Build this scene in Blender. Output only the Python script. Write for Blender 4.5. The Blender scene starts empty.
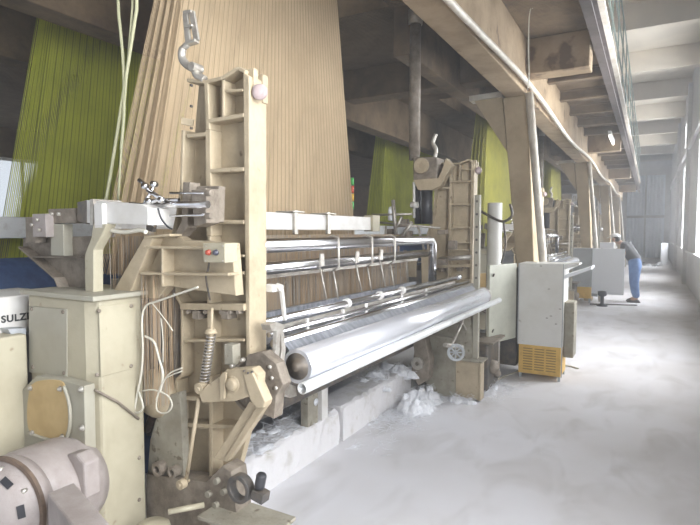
import bpy, bmesh, math, random
from mathutils import Vector, Matrix
random.seed(7)
R = math.radians
PI = math.pi
col = bpy.context.scene.collection

# ------------------------------------------------------------------ camera
F = 530.0; TH = R(29.5); PH = math.atan(30.5/530.0); H = 1.6
fw = Vector((-math.sin(TH)*math.cos(PH), math.cos(TH)*math.cos(PH), -math.sin(PH)))
rt = Vector((math.cos(TH), math.sin(TH), 0)); up = rt.cross(fw)
CAM = Vector((0, 0, H))
cd = bpy.data.cameras.new('camera'); cam = bpy.data.objects.new('camera', cd); col.objects.link(cam)
cd.sensor_width = 36; cd.lens = 36*F/700; cd.clip_start = .02; cd.clip_end = 300
cam.matrix_world = Matrix(((rt.x, up.x, -fw.x, 0), (rt.y, up.y, -fw.y, 0), (rt.z, up.z, -fw.z, H), (0, 0, 0, 1)))
bpy.context.scene.camera = cam

def at(px, py, X=None, Y=None, Z=None):
    """world point seen at a photo pixel on the plane X=, Y= or Z="""
    d = fw*F + rt*(px-350) + up*(262.5-py)
    if X is not None: t = X/d.x
    elif Y is not None: t = Y/d.y
    else: t = (Z-H)/d.z
    return CAM + d*t

# ------------------------------------------------------------------ materials
def mat(name, c, rough=.6, metal=0.0, c2=None, scale=6.0, lo=.42, hi=.62, bump=0.0, bscale=60, stretch=None, alpha=None, emit=None, wear=None):
    m = bpy.data.materials.new(name); m.use_nodes = True
    nt = m.node_tree; b = nt.nodes['Principled BSDF']
    b.inputs['Roughness'].default_value = rough; b.inputs['Metallic'].default_value = metal
    b.inputs['Base Color'].default_value = (*c, 1)
    tc = nt.nodes.new('ShaderNodeTexCoord'); mp = nt.nodes.new('ShaderNodeMapping')
    nt.links.new(tc.outputs['Object'], mp.inputs[0])
    if stretch: mp.inputs['Scale'].default_value = stretch
    if c2:
        n = nt.nodes.new('ShaderNodeTexNoise'); n.inputs['Scale'].default_value = scale; n.inputs['Detail'].default_value = 8; n.inputs['Roughness'].default_value = .65
        nt.links.new(mp.outputs[0], n.inputs['Vector'])
        r = nt.nodes.new('ShaderNodeValToRGB'); r.color_ramp.elements[0].position = lo; r.color_ramp.elements[1].position = hi
        r.color_ramp.elements[0].color = (*c, 1); r.color_ramp.elements[1].color = (*c2, 1)
        nt.links.new(n.outputs['Fac'], r.inputs[0]); last = r.outputs[0]
        if wear:
            n2 = nt.nodes.new('ShaderNodeTexNoise'); n2.inputs['Scale'].default_value = wear[1]; n2.inputs['Detail'].default_value = 10
            nt.links.new(tc.outputs['Object'], n2.inputs['Vector'])
            r2 = nt.nodes.new('ShaderNodeValToRGB'); r2.color_ramp.elements[0].position = wear[2]; r2.color_ramp.elements[1].position = wear[2]+.06
            nt.links.new(n2.outputs['Fac'], r2.inputs[0])
            mx = nt.nodes.new('ShaderNodeMixRGB'); mx.inputs[2].default_value = (*wear[0], 1)
            nt.links.new(r2.outputs[0], mx.inputs[0]); nt.links.new(last, mx.inputs[1]); last = mx.outputs[0]
        nt.links.new(last, b.inputs['Base Color'])
    if bump:
        n = nt.nodes.new('ShaderNodeTexNoise'); n.inputs['Scale'].default_value = bscale; n.inputs['Detail'].default_value = 6
        nt.links.new(mp.outputs[0], n.inputs['Vector'])
        bp = nt.nodes.new('ShaderNodeBump'); bp.inputs['Strength'].default_value = bump; bp.inputs['Distance'].default_value = .02
        nt.links.new(n.outputs['Fac'], bp.inputs['Height']); nt.links.new(bp.outputs[0], b.inputs['Normal'])
    if alpha is not None: b.inputs['Alpha'].default_value = alpha
    if emit: b.inputs['Emission Color'].default_value = (*emit[:3], 1); b.inputs['Emission Strength'].default_value = emit[3]
    return m
M = {}
M['paint'] = mat('beige_machine_paint', (.44, .36, .245), .55, 0, (.335, .27, .18), 7, .4, .7, .15, 40, wear=((.20, .15, .09), 16, .68))
M['paint2'] = mat('cream_machine_paint', (.43, .39, .285), .5, 0, (.35, .31, .22), 5, .4, .7, .08, 40, wear=((.28, .22, .15), 20, .68))
M['olive'] = mat('dusty_olive_paint', (.32, .295, .235), .6, 0, (.23, .205, .155), 9, .4, .65, .15, 50, wear=((.15, .12, .08), 25, .62))
M['plate'] = mat('olive_grey_cover_paint', (.36, .34, .275), .5, 0, (.31, .285, .22), 5, .4, .7, .05, 40)
M['greycast'] = mat('grey_brown_cast_metal', (.26, .22, .175), .6, .1, (.16, .13, .10), 12, .4, .62, .25, 60)
M['motor'] = mat('dusty_pinkish_grey_paint', (.37, .325, .305), .5, 0, (.28, .24, .22), 6, .4, .65, .12, 50)
M['whitebeam'] = mat('white_beam_paint', (.66, .64, .61), .5, 0, (.55, .52, .47), 5, .45, .7)
M['white'] = mat('off_white_enamel', (.70, .69, .655), .45, 0, (.62, .60, .55), 3, .45, .7, wear=((.3, .25, .2), 9, .70))
M['whitecool'] = mat('cool_white_enamel', (.86, .88, .92), .45)
M['greycab'] = mat('grey_enamel', (.42, .44, .45), .5, 0, (.36, .37, .38), 4)
M['greygreen'] = mat('grey_green_enamel', (.50, .50, .42), .5, 0, (.42, .42, .35), 4)
M['yellow'] = mat('yellow_vent_paint', (.72, .47, .13), .55, 0, (.60, .38, .1), 8)
M['yellowdk'] = mat('dark_vent_slot', (.33, .21, .06), .7)
M['orange'] = mat('tan_oil_window', (.50, .36, .17), .35, 0, (.42, .29, .13), 8)
M['chrome'] = mat('chrome_tube', (.80, .80, .82), .2, 1, (.66, .64, .62), 12, .45, .7, stretch=(1, .15, 1))
M['steel'] = mat('worn_steel', (.50, .47, .42), .42, .6, (.34, .29, .24), 20, .45, .7)
M['rollcloth'] = mat('silver_cloth_wrap', (.74, .75, .79), .27, .6)
M['tubepaint'] = mat('grey_white_tube', (.66, .67, .66), .4, .2, (.5, .48, .45), 14, .5, .72)
M['gauze'] = mat('fine_grey_cloth', (.36, .37, .40), .4, .3, (.22, .23, .25), 9, .4, .6, stretch=(1, 4, 1), alpha=.85)
M['dark'] = mat('dark_greasy_metal', (.09, .085, .08), .5, .3, (.16, .13, .1), 14)
M['black'] = mat('black_plastic', (.035, .035, .04), .4)
M['spring'] = mat('spring_steel', (.40, .37, .34), .4, .7)
M['navy'] = mat('navy_blue_cloth', (.025, .05, .13), .7, 0, (.04, .08, .18), 10)
M['red'] = mat('red_button', (.38, .07, .04), .4)
M['blackbtn'] = mat('black_button', (.05, .05, .07), .35)
M['knob'] = mat('mauve_grey_knob', (.38, .30, .29), .6, 0, (.30, .23, .22), 20)
M['wire'] = mat('cream_cable_sheath', (.60, .57, .48), .5)
M['warp'] = mat('beige_harness_cord', (.62, .475, .30), .8, 0, (.52, .39, .24), 3, .4, .65)
M['warpdark'] = mat('brown_harness_cord', (.38, .28, .17), .8, 0, (.46, .34, .21), 3, .4, .65)
M['warpgreendark'] = mat('dark_green_harness_cord', (.13, .14, .03), .8)
M['tie'] = mat('greenish_tie_cord', (.46, .45, .28), .7)
M['warpgreen'] = mat('yellow_green_harness_cord', (.38, .345, .05), .8, 0, (.28, .26, .045), 3, .4, .65)
M['warplime'] = mat('lime_green_harness_cord', (.52, .54, .06), .8, 0, (.40, .42, .05), 3, .4, .65)
M['warplimedark'] = mat('dark_lime_harness_cord', (.26, .28, .04), .8)  # darker second tone among the lime cords
M['heddle'] = mat('grey_heddle_wire', (.34, .30, .25), .5, .3, (.42, .32, .22), 3, .45, .6)
M['heddle2'] = mat('rusty_heddle_wire', (.40, .28, .17), .6, .1)
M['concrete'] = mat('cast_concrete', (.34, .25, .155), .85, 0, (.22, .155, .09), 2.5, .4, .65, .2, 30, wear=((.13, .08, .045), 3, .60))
M['concrete_dark'] = mat('dark_brown_concrete', (.17, .12, .07), .9, 0, (.09, .06, .035), 3, .4, .65, .2, 30)  # darker brown copy of the concrete: inner beams, joists, left wall
M['colm'] = mat('painted_brown_column', (.48, .38, .245), .75, 0, (.36, .275, .17), 2.5, .4, .65, .1, 30)
M['curb'] = mat('dusty_white_concrete', (.68, .66, .66), .9, 0, (.48, .45, .40), 6, .52, .72, .5, 25)
M['lint'] = mat('white_cotton_lint', (.86, .86, .88), .95, 0, (.72, .73, .76), 30, .4, .65, .5, 60)
M['wall'] = mat('pale_plaster', (.62, .61, .60), .9, 0, (.52, .51, .50), 2, .4, .7, .05, 20)
M['roof'] = mat('pale_roof_concrete', (.72, .65, .54), .9, 0, (.62, .56, .47), 1.4, .4, .7)
M['rail'] = mat('green_grey_rail_paint', (.20, .24, .21), .5, .1)
M['fascia'] = mat('dull_grey_channel_steel', (.115, .095, .09), .6, .1, (.075, .06, .055), 4)
M['whitepipe'] = mat('white_pvc_pipe', (.66, .62, .54), .4, 0, (.52, .46, .38), 5)
M['jeans'] = mat('blue_denim', (.10, .17, .34), .9, 0, (.15, .24, .43), 8)
M['shirt'] = mat('dark_grey_shirt', (.075, .075, .08), .9, 0, (.12, .12, .12), 8)
M['skin'] = mat('warm_skin', (.42, .26, .18), .6)
M['hair'] = mat('black_hair', (.03, .025, .02), .6)
M['cap'] = mat('pale_cotton_cap', (.70, .70, .70), .8)
M['shoe'] = mat('dark_shoe', (.05, .045, .04), .6)
M['letters'] = mat('black_lettering', (.03, .03, .03), .5)
M['lamp'] = mat('fluorescent_tube', (.9, .9, .88), .4, emit=(1, .97, .9, 3))
M['green_led'] = mat('green_plastic', (.1, .45, .12), .4); M['red_led'] = mat('red_plastic', (.6, .1, .05), .4); M['yel_led'] = mat('amber_plastic', (.75, .45, .05), .4)
M['rust'] = mat('rusty_steel', (.14, .10, .075), .7, .2, (.2, .14, .1), 20)

# floor: dusty concrete, pale where walked
def floor_mat():
    m = bpy.data.materials.new('dusty_floor'); m.use_nodes = True; nt = m.node_tree; b = nt.nodes['Principled BSDF']
    tc = nt.nodes.new('ShaderNodeTexCoord')
    def noise(s, d, st=None, dist=0):
        n = nt.nodes.new('ShaderNodeTexNoise'); n.inputs['Scale'].default_value = s; n.inputs['Detail'].default_value = d; n.inputs['Distortion'].default_value = dist
        if st:
            mp = nt.nodes.new('ShaderNodeMapping'); mp.inputs['Scale'].default_value = st
            nt.links.new(tc.outputs['Object'], mp.inputs[0]); nt.links.new(mp.outputs[0], n.inputs['Vector'])
        else: nt.links.new(tc.outputs['Object'], n.inputs['Vector'])
        return n.outputs['Fac']
    def ramp(f, p0, c0, p1, c1):
        r = nt.nodes.new('ShaderNodeValToRGB'); e = r.color_ramp.elements
        e[0].position = p0; e[0].color = (*c0, 1); e[1].position = p1; e[1].color = (*c1, 1); nt.links.new(f, r.inputs[0]); return r.outputs[0]
    a = ramp(noise(1.1, 8), .38, (.70, .69, .71), .66, (.62, .60, .60))
    c = ramp(noise(3.5, 10, (1, .5, 1), .6), .50, (0, 0, 0), .74, (1, 1, 1))
    mx = nt.nodes.new('ShaderNodeMixRGB'); mx.inputs[2].default_value = (.52, .50, .49, 1); nt.links.new(c, mx.inputs[0]); nt.links.new(a, mx.inputs[1])
    s = ramp(noise(30, 5), .72, (0, 0, 0), .76, (1, 1, 1))
    m2 = nt.nodes.new('ShaderNodeMixRGB'); m2.inputs[2].default_value = (.33, .30, .28, 1); nt.links.new(s, m2.inputs[0]); nt.links.new(mx.outputs[0], m2.inputs[1])
    nt.links.new(m2.outputs[0], b.inputs['Base Color']); b.inputs['Roughness'].default_value = .62
    bp = nt.nodes.new('ShaderNodeBump'); bp.inputs['Strength'].default_value = .12; bp.inputs['Distance'].default_value = .01
    nt.links.new(noise(18, 8), bp.inputs['Height']); nt.links.new(bp.outputs[0], b.inputs['Normal'])
    return m
M['floor'] = floor_mat()
# woven mesh soffit
def mesh_mat():
    m = mat('corrugated_soffit', (.22, .155, .09), .85, 0, (.14, .095, .055), 4, .4, .65)
    nt = m.node_tree; b = nt.nodes['Principled BSDF']; tc = nt.nodes.new('ShaderNodeTexCoord')
    w = nt.nodes.new('ShaderNodeTexWave'); w.inputs['Scale'].default_value = 9; w.bands_direction = 'Y'; w.inputs['Distortion'].default_value = .6
    nt.links.new(tc.outputs['Object'], w.inputs['Vector'])
    bp = nt.nodes.new('ShaderNodeBump'); bp.inputs['Strength'].default_value = .8; bp.inputs['Distance'].default_value = .02
    nt.links.new(w.outputs['Fac'], bp.inputs['Height']); nt.links.new(bp.outputs[0], b.inputs['Normal']); return m
M['soffit'] = mesh_mat()
def corr_mat():
    m = mat('pale_blue_sheet_metal', (.80, .86, .93), .5, .0, (.72, .78, .86), 1)
    nt = m.node_tree; b = nt.nodes['Principled BSDF']; tc = nt.nodes.new('ShaderNodeTexCoord')
    w = nt.nodes.new('ShaderNodeTexWave'); w.inputs['Scale'].default_value = 1.6; w.bands_direction = 'X'
    nt.links.new(tc.outputs['Object'], w.inputs['Vector'])
    bp = nt.nodes.new('ShaderNodeBump'); bp.inputs['Strength'].default_value = 1; bp.inputs['Distance'].default_value = .06
    nt.links.new(w.outputs['Fac'], bp.inputs['Height']); nt.links.new(bp.outputs[0], b.inputs['Normal']); return m
M['corr'] = corr_mat()
def glass_mat():
    m = bpy.data.materials.new('dusty_window_glass'); m.use_nodes = True; nt = m.node_tree; nt.nodes.remove(nt.nodes['Principled BSDF'])
    t = nt.nodes.new('ShaderNodeBsdfTransparent'); g = nt.nodes.new('ShaderNodeBsdfGlossy'); g.inputs['Roughness'].default_value = .1
    tr = nt.nodes.new('ShaderNodeBsdfTranslucent'); tr.inputs[0].default_value = (.8, .85, .9, 1)
    mx = nt.nodes.new('ShaderNodeMixShader'); mx.inputs[0].default_value = .15; nt.links.new(t.outputs[0], mx.inputs[1]); nt.links.new(tr.outputs[0], mx.inputs[2])
    m2 = nt.nodes.new('ShaderNodeMixShader'); m2.inputs[0].default_value = .05; nt.links.new(mx.outputs[0], m2.inputs[1]); nt.links.new(g.outputs[0], m2.inputs[2])
    nt.links.new(m2.outputs[0], nt.nodes['Material Output'].inputs[0]); return m
M['glass'] = glass_mat()

# ------------------------------------------------------------------ mesh helper
ORI = {}
class MB:
    def __init__(s): s.v = []; s.f = []; s.sm = []; s.cnt = []
    def add(s, vs, fs, smooth=False):
        o = len(s.v); s.v += [Vector(v) for v in vs]; s.f += [tuple(i+o for i in f) for f in fs]; s.sm += [smooth]*len(fs); s.cnt.append([len(vs), len(fs)]); return s
    def box(s, x0, x1, y0, y1, z0, z1):
        v = [(x, y, z) for z in (z0, z1) for y in (y0, y1) for x in (x0, x1)]
        return s.add(v, [(0, 2, 3, 1), (4, 5, 7, 6), (0, 1, 5, 4), (2, 6, 7, 3), (0, 4, 6, 2), (1, 3, 7, 5)])
    def prism(s, pts, d):
        """polygon (3D points) extruded by vector d"""
        n = len(pts); p = [Vector(q) for q in pts]; d = Vector(d)
        nrm = Vector((0, 0, 0))
        for i in range(n): nrm += p[i].cross(p[(i+1) % n])
        if nrm.dot(d) > 0: p = p[::-1]
        v = p + [q+d for q in p]
        return s.add(v, [tuple(range(n)), tuple(range(2*n-1, n-1, -1))] + [(i, i+n, (i+1) % n+n, (i+1) % n) for i in range(n)])
    def bar(s, a, b, w, h, side=None):
        """box bar from a to b, width w along 'side', height h on the third axis"""
        a = Vector(a); b = Vector(b); t = (b-a).normalized()
        sd = Vector(side) if side else (Vector((0, 0, 1)) if abs(t.z) < .9 else Vector((1, 0, 0)))
        u = (sd - t*sd.dot(t)).normalized(); w_ = t.cross(u)
        v = [q + u*(i*w/2) + w_*(j*h/2) for q in (a, b) for i, j in ((-1, -1), (1, -1), (1, 1), (-1, 1))]
        return s.add(v, [(3, 2, 1, 0), (4, 5, 6, 7)] + [(i, (i+1) % 4, (i+1) % 4+4, i+4) for i in range(4)])
    def tube(s, pts, r, n=12, closed=False):
        pts = [Vector(p) for p in pts]; m = len(pts); rr = r if isinstance(r, (list, tuple)) else [r]*m
        t0 = (pts[1]-pts[0]).normalized(); u = t0.orthogonal().normalized(); vs = []
        for i, p in enumerate(pts):
            if i == 0: t = t0
            elif i == m-1: t = (pts[i]-pts[i-1]).normalized()
            else: t = (pts[i+1]-pts[i-1]).normalized()
            u = (u - t*u.dot(t)).normalized(); w = t.cross(u)
            vs += [p + (u*math.cos(2*PI*k/n) + w*math.sin(2*PI*k/n))*rr[i] for k in range(n)]
        fs = [(i*n+k, i*n+(k+1) % n, (i+1)*n+(k+1) % n, (i+1)*n+k) for i in range(m-1) for k in range(n)]
        s.add(vs, fs, n > 5)
        o = len(s.v)-len(vs); s.f += [tuple(o+k for k in range(n-1, -1, -1)), tuple(o+(m-1)*n+k for k in range(n))]; s.sm += [False]*2; s.cnt[-1][1] += 2
        return s
    def cyl(s, a, b, r, n=24): return s.tube([a, b], r, n)
    def lathe(s, a, ax, prof, n=32):
        """profile [(r, h)] turned about axis ax from a"""
        a = Vector(a); t = Vector(ax).normalized(); u = t.orthogonal().normalized(); w = t.cross(u); vs = []
        for r, h in prof: vs += [a+t*h+(u*math.cos(2*PI*k/n)+w*math.sin(2*PI*k/n))*r for k in range(n)]
        m = len(prof)
        s.add(vs, [(i*n+k, i*n+(k+1) % n, (i+1)*n+(k+1) % n, (i+1)*n+k) for i in range(m-1) for k in range(n)], True)
        o = len(s.v)-len(vs); s.f += [tuple(o+k for k in range(n-1, -1, -1)), tuple(o+(m-1)*n+k for k in range(n))]; s.sm += [False]*2; s.cnt[-1][1] += 2
        return s
    def ring(s, c, ax, R1, R2, depth, n=32, a0=0, a1=2*PI, ref=None):
        c = Vector(c); t = Vector(ax).normalized(); u = (Vector(ref) - t*Vector(ref).dot(t)).normalized() if ref else t.orthogonal().normalized(); w = t.cross(u)
        full = abs(a1-a0-2*PI) < 1e-6; m = n if full else n+1; vs = []
        for k in range(m):
            a = a0+(a1-a0)*k/n; d = u*math.cos(a)+w*math.sin(a)
            vs += [c+d*R1, c+d*R2, c+d*R2+t*depth, c+d*R1+t*depth]
        fs = []
        for k in range(n):
            i = 4*k; j = 4*((k+1) % m)
            for q in range(4): fs.append((i+q, j+q, j+(q+1) % 4, i+(q+1) % 4))
        if not full: fs += [(3, 2, 1, 0), tuple(4*n+q for q in range(4))]
        return s.add(vs, fs)
    def each(s, name, m, parent=None, bevel=0):
        off = 0; cnt = s.cnt
        fo = 0
        for nv, nf in cnt:
            k = MB(); k.v = s.v[off:off+nv]; k.f = [tuple(i-off for i in f) for f in s.f[fo:fo+nf]]; k.sm = s.sm[fo:fo+nf]
            k.build(name, m, parent, bevel); off += nv; fo += nf
    def build(s, name, m, parent=None, bevel=0, mod=None):
        me = bpy.data.meshes.new(name); o = bpy.data.objects.new(name, me); col.objects.link(o)
        org = Vector((0, 0, 0))
        if parent is not None: org = ORI[parent.name]; o.parent = parent
        ORI[o.name] = org
        me.from_pydata([v-org for v in s.v], [], s.f)
        me.polygons.foreach_set('use_smooth', s.sm); me.update()
        bm = bmesh.new(); bm.from_mesh(me); bmesh.ops.recalc_face_normals(bm, faces=bm.faces); bm.to_mesh(me); bm.free()
        me.materials.append(m)
        if bevel:
            b = o.modifiers.new('bevel', 'BEVEL'); b.width = bevel; b.segments = 2; b.limit_method = 'ANGLE'; b.angle_limit = R(40)
        return o
def tag(o, label=None, cat=None, group=None, kind=None):
    if label: o['label'] = label
    if cat: o['category'] = cat
    if group: o['group'] = group
    if kind: o['kind'] = kind
    return o
def empty(name, loc, label, cat, group=None):
    o = bpy.data.objects.new(name, None); col.objects.link(o); o.location = loc; ORI[o.name] = Vector(loc); o.empty_display_size = .2
    return tag(o, label, cat, group)
def struct(name, mb, m, parent=None, bevel=0):
    o = mb.build(name, m, parent, bevel)
    if parent is None: o['kind'] = 'structure'
    return o
def copy_tree(o, parent=None, skip=()):
    c = o.copy(); col.objects.link(c); c.parent = parent
    for k in ('label',):
        if parent is None and k in c: del c[k]
    for ch in list(o.children):
        if ch.name.split('.')[0] in skip: continue
        copy_tree(ch, c, skip)
    return c
def setmat(o, m):
    for s in o.material_slots: s.link = 'OBJECT'; s.material = m
def P(lst, **k): return [at(x, y, **k) for x, y in lst]
def smoothpath(pts, n=6):
    pts = [Vector(p) for p in pts]; out = []
    q = [pts[0]]+pts+[pts[-1]]
    for i in range(1, len(q)-2):
        for j in range(n):
            t = j/n; a, b, c, d = q[i-1], q[i], q[i+1], q[i+2]
            out.append(.5*((2*b)+(c-a)*t+(2*a-5*b+4*c-d)*t*t+(3*b-a-3*c+d)*t**3))
    out.append(pts[-1]); return out

PITCH = 6.9
HAZE = .0145
# ------------------------------------------------------------------ setting
struct('floor', MB().box(-12, 1.0, -3, 38, -.2, 0), M['floor'])
# right wall with tall windows
w = MB(); XW = 1.0
wins = [(15.9+PITCH*k-2.6, 15.9+PITCH*k) for k in range(-2, 3)]
edges = [-3] + [e for ab in wins for e in ab] + [38]
for i in range(0, len(edges), 2): w.box(XW, XW+.3, edges[i], edges[i+1], 0, 6.4)
for a, b in wins:
    w.box(XW, XW+.3, a, b, 0, 1.05); w.box(XW, XW+.3, a, b, 3.9, 4.5); w.box(XW, XW+.3, a, b, 5.4, 6.4)
struct('wall_right', w, M['wall'])
pil = MB()
for a, b in wins: pil.box(XW-.11, XW, a-1.0, a-.55, 0, 6.1)
struct('trim_1', pil, M['wall'], bevel=.01)
struct('trim_2', MB().box(XW-.10, XW, -3, 38, 4.1, 4.3), M['wall'], bevel=.02)
n = 0
for a, b in wins:
    for z0, z1 in ((1.05, 3.9), (4.5, 5.4)):
        n += 1
        o = MB()
        o.box(XW+.20, XW+.26, a, b, z0, z0+.06).box(XW+.20, XW+.26, a, b, z1-.06, z1)
        k = 3
        for i in range(k+1):
            y = a+(b-a-.05)*i/k; o.box(XW+.205, XW+.255, y, y+.05, z0+.06, z1-.06)
        if z1-z0 > 2: o.box(XW+.21, XW+.25, a, b, 2.9, 2.95)
        fr = struct('window_%d' % n, o, M['whitebeam'])
        g = MB().box(XW+.225, XW+.23, a+.01, b-.01, z0+.03, z1-.03).build('glass_pane', M['glass'], fr)
struct('trim_3', MB().box(XW-.06, XW, -3, 38, .98, 1.05), M['wall'])
# far end wall with sheet metal door
struct('wall_back', MB().box(-12, 1.0, 37, 37.3, 0, 6.4), M['wall'])
dr = struct('door_1', MB().box(-1.3, .7, 36.85, 37, .05, 5.0), M['corr'])
MB().box(-1.3, .7, 36.8, 36.85, 2.45, 2.6).build('door_rail', M['greycab'], dr)
MB().box(-.35, -.25, 36.8, 36.85, .05, 2.45).box(-.35, -.25, 36.8, 36.85, 2.6, 5.0).build('door_stile', M['greycab'], dr)
# left wall far behind, with high windows
w = MB(); XL = -12
lw = [(4.2+PITCH*k, 7.6+PITCH*k) for k in range(5)]
e = [-3]+[q for ab in lw for q in ab]+[38]
for i in range(0, len(e), 2): w.box(XL-.3, XL, e[i], e[i+1], 0, 6.4)
for a, b in lw: w.box(XL-.3, XL, a, b, 0, 1.6).box(XL-.3, XL, a, b, 3.2, 6.4)
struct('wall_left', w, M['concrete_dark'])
for a, b in lw:
    n += 1; o = MB()
    o.box(XL-.2, XL-.14, a, b, 1.6, 1.66).box(XL-.2, XL-.14, a, b, 3.14, 3.2)
    for i in range(5):
        y = a+(b-a-.05)*i/4; o.box(XL-.195, XL-.145, y, y+.05, 1.66, 3.14)
    fr = struct('window_%d' % n, o, M['whitebeam'])
    MB().box(XL-.175, XL-.17, a+.01, b-.01, 1.62, 3.18).build('glass_pane', M['glass'], fr)
# roof
struct('ceiling', MB().box(-12.3, 1.3, -3, 38, 6.4, 6.6), M['roof'])
for i in range(12):
    y = 2.5+3.45*i
    struct('trim_%d' % (4+i), MB().box(-12, 1.0, y, y+.28, 5.85, 6.4), M['roof'], bevel=.01)

# mezzanine (jacquard gantry): slab with openings over each harness
ZS = 3.82; XE = -.6; YE = 31.0
s = MB()
def slab_row(x0, x1, holes):
    ys = [-3]+[q for ab in holes for q in ab]+[YE]
    for i in range(0, len(ys), 2): s.box(x0, x1, ys[i], ys[i+1], ZS, ZS+.2)
s.box(-2.3, XE, -3, YE, ZS, ZS+.2)
slab_row(-3.15, -2.3, [(1.7+PITCH*k, 4.85+PITCH*k) for k in range(4)])
s.box(-4.35, -3.15, -3, YE, ZS, ZS+.2)
slab_row(-5.4, -4.35, [(2.2+PITCH*k, 6.6+PITCH*k) for k in range(4)])
s.box(-12, -5.4, -3, YE, ZS, ZS+.2)
struct('mezzanine_floor', s, M['soffit'])
def sbeam(name, x0, x1, y0, y1, z0, z1, m='concrete', bev=.012): return struct(name, MB().box(x0, x1, y0, y1, z0, z1), M[m], bevel=bev)
sbeam('mezzanine_edge_beam', -1.55, -1.3, -3, YE, 3.2, ZS)
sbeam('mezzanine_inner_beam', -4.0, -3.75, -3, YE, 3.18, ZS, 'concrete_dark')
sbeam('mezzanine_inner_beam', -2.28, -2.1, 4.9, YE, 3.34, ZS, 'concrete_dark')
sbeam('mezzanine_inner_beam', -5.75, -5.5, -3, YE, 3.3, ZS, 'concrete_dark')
# I-shaped secondary steel under the cantilever
for k in range(5):
    y = 6.45+PITCH*k-PITCH*0
    if y > YE: break
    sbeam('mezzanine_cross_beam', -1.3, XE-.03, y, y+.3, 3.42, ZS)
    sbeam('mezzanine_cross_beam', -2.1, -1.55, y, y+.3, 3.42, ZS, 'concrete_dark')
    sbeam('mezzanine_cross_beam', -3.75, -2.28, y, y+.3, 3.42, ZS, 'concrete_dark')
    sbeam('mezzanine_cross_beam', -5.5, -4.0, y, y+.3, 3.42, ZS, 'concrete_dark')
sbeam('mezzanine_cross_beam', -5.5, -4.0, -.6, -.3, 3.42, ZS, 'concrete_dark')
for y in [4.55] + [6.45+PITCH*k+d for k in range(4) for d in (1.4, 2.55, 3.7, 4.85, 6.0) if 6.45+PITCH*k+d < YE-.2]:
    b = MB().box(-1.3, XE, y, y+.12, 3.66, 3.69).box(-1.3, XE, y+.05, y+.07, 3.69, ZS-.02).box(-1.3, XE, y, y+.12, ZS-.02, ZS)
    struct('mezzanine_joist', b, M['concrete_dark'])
# fascia channel and railing
fz0, fz1 = 3.62, 4.12
fa = MB().box(XE, XE+.02, -3, YE, fz0, fz1).box(XE+.02, XE+.09, -3, YE, fz0, fz0+.03).box(XE+.02, XE+.09, -3, YE, fz0+.2, fz0+.22)
struct('mezzanine_fascia', fa, M['fascia'])
struct('mezzanine_edge_strip', MB().box(XE+.02, XE+.1, -3, YE, fz1-.05, fz1), M['whitepipe'])
rl = empty('guard_railing', (XE, 14, fz1), 'long green-grey guard railing along the edge of the upper gallery', 'railing')
for y in [1.0+1.5*i for i in range(20)]:
    MB().bar((XE+.05, y, fz1), (XE+.05, y, 5.62), .022, .022).build('post', M['rail'], rl)
for z in (5.62, 5.1, 4.6): MB().bar((XE+.05, -3, z), (XE+.05, YE, z), .022, .022).build('rail', M['rail'], rl)
# columns, haunches
cpoly = [(503, 84), (528, 98), (534, 262), (535.5, 378), (521, 378), (516, 262)]
def column(k):
    pts = P(cpoly, Y=6.5)
    for p in pts[3:5]: p.z = 0
    for p in pts[:2]: p.z = 3.2
    pts = [p + Vector((0, PITCH*k, 0)) for p in pts]
    r = struct('mezzanine_column', MB().prism(pts, (0, .38, 0)), M['colm'], bevel=.012)
    tri = [p + Vector((0, PITCH*k, 0)) for p in P([(473, 99), (502, 94), (507, 152)], Y=6.55)]
    MB().prism(tri, (0, .08, 0)).build('haunch', M['colm'], r)
    st = [p + Vector((0, PITCH*k, 0)) for p in P([(469, 96), (502, 91), (502, 96), (469, 101)], Y=6.50)]
    MB().prism(st, (0, .18, 0)).build('haunch_cap', M['whitepipe'], r)
for k in range(4): column(k)
# conduit under the edge beam plus drops at the columns
pts = []
y = 2.0
while y < 28: pts.append((-1.24, y, 3.22+.05*math.cos(2*PI*(y-6.5)/PITCH))); y += .6
tag(MB().tube(pts, .028, 10).build('conduit_pipe', M['whitepipe']), 'long cream conduit pipe sagging along under the gallery edge beam', 'pipe')
where = ['beside the nearest brown column', 'beside the second brown column along the aisle', 'beside the third brown column along the aisle', 'beside the farthest brown column']
for k in range(4):
    a, b = at(529, 103, Y=6.42), at(543, 262, Y=6.42); b2 = a+(b-a)*2.0; a.z = 3.2; t_ = (b.z-.62)/(b.z-a.z); b2 = b+(b-a)*((b.z-.01)/(a.z-b.z))
    a = a+Vector((0, PITCH*k, 0)); b2 = b2+Vector((0, PITCH*k, 0))
    tag(MB().tube([a, b2], .045, 12).build('drop_pipe', M['whitepipe']), 'white vertical pipe '+where[k], 'pipe', 'white drop pipes at the columns')
# fluorescent tube under the gallery and dangling wire
lx = at(612, 121, X=-.78)
lf = empty('tube_light', (lx.x, lx.y, 3.6), 'small white tube light under the outer edge of the gallery', 'lamp')
MB().tube([(lx.x, lx.y-.6, 3.56), (lx.x, lx.y+.6, 3.56)], .02).build('lamp_tube', M['lamp'], lf)
MB().box(lx.x-.03, lx.x+.03, lx.y-.62, lx.y+.62, 3.585, 3.66).build('lamp_housing', M['whitebeam'], lf)
wp = [at(533, -6, Y=5.6), at(531, 8, Y=5.6), at(529, 20, Y=5.6), at(528.5, 50, Y=5.6), at(529, 75, Y=5.6), at(527.5, 90, Y=5.6)]
wp[0].z = ZS
tag(MB().tube(smoothpath(wp), .006, 6).build('hanging_wire', M['wire']), 'thin pale wire dangling from the gallery underside', 'wire')

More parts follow.
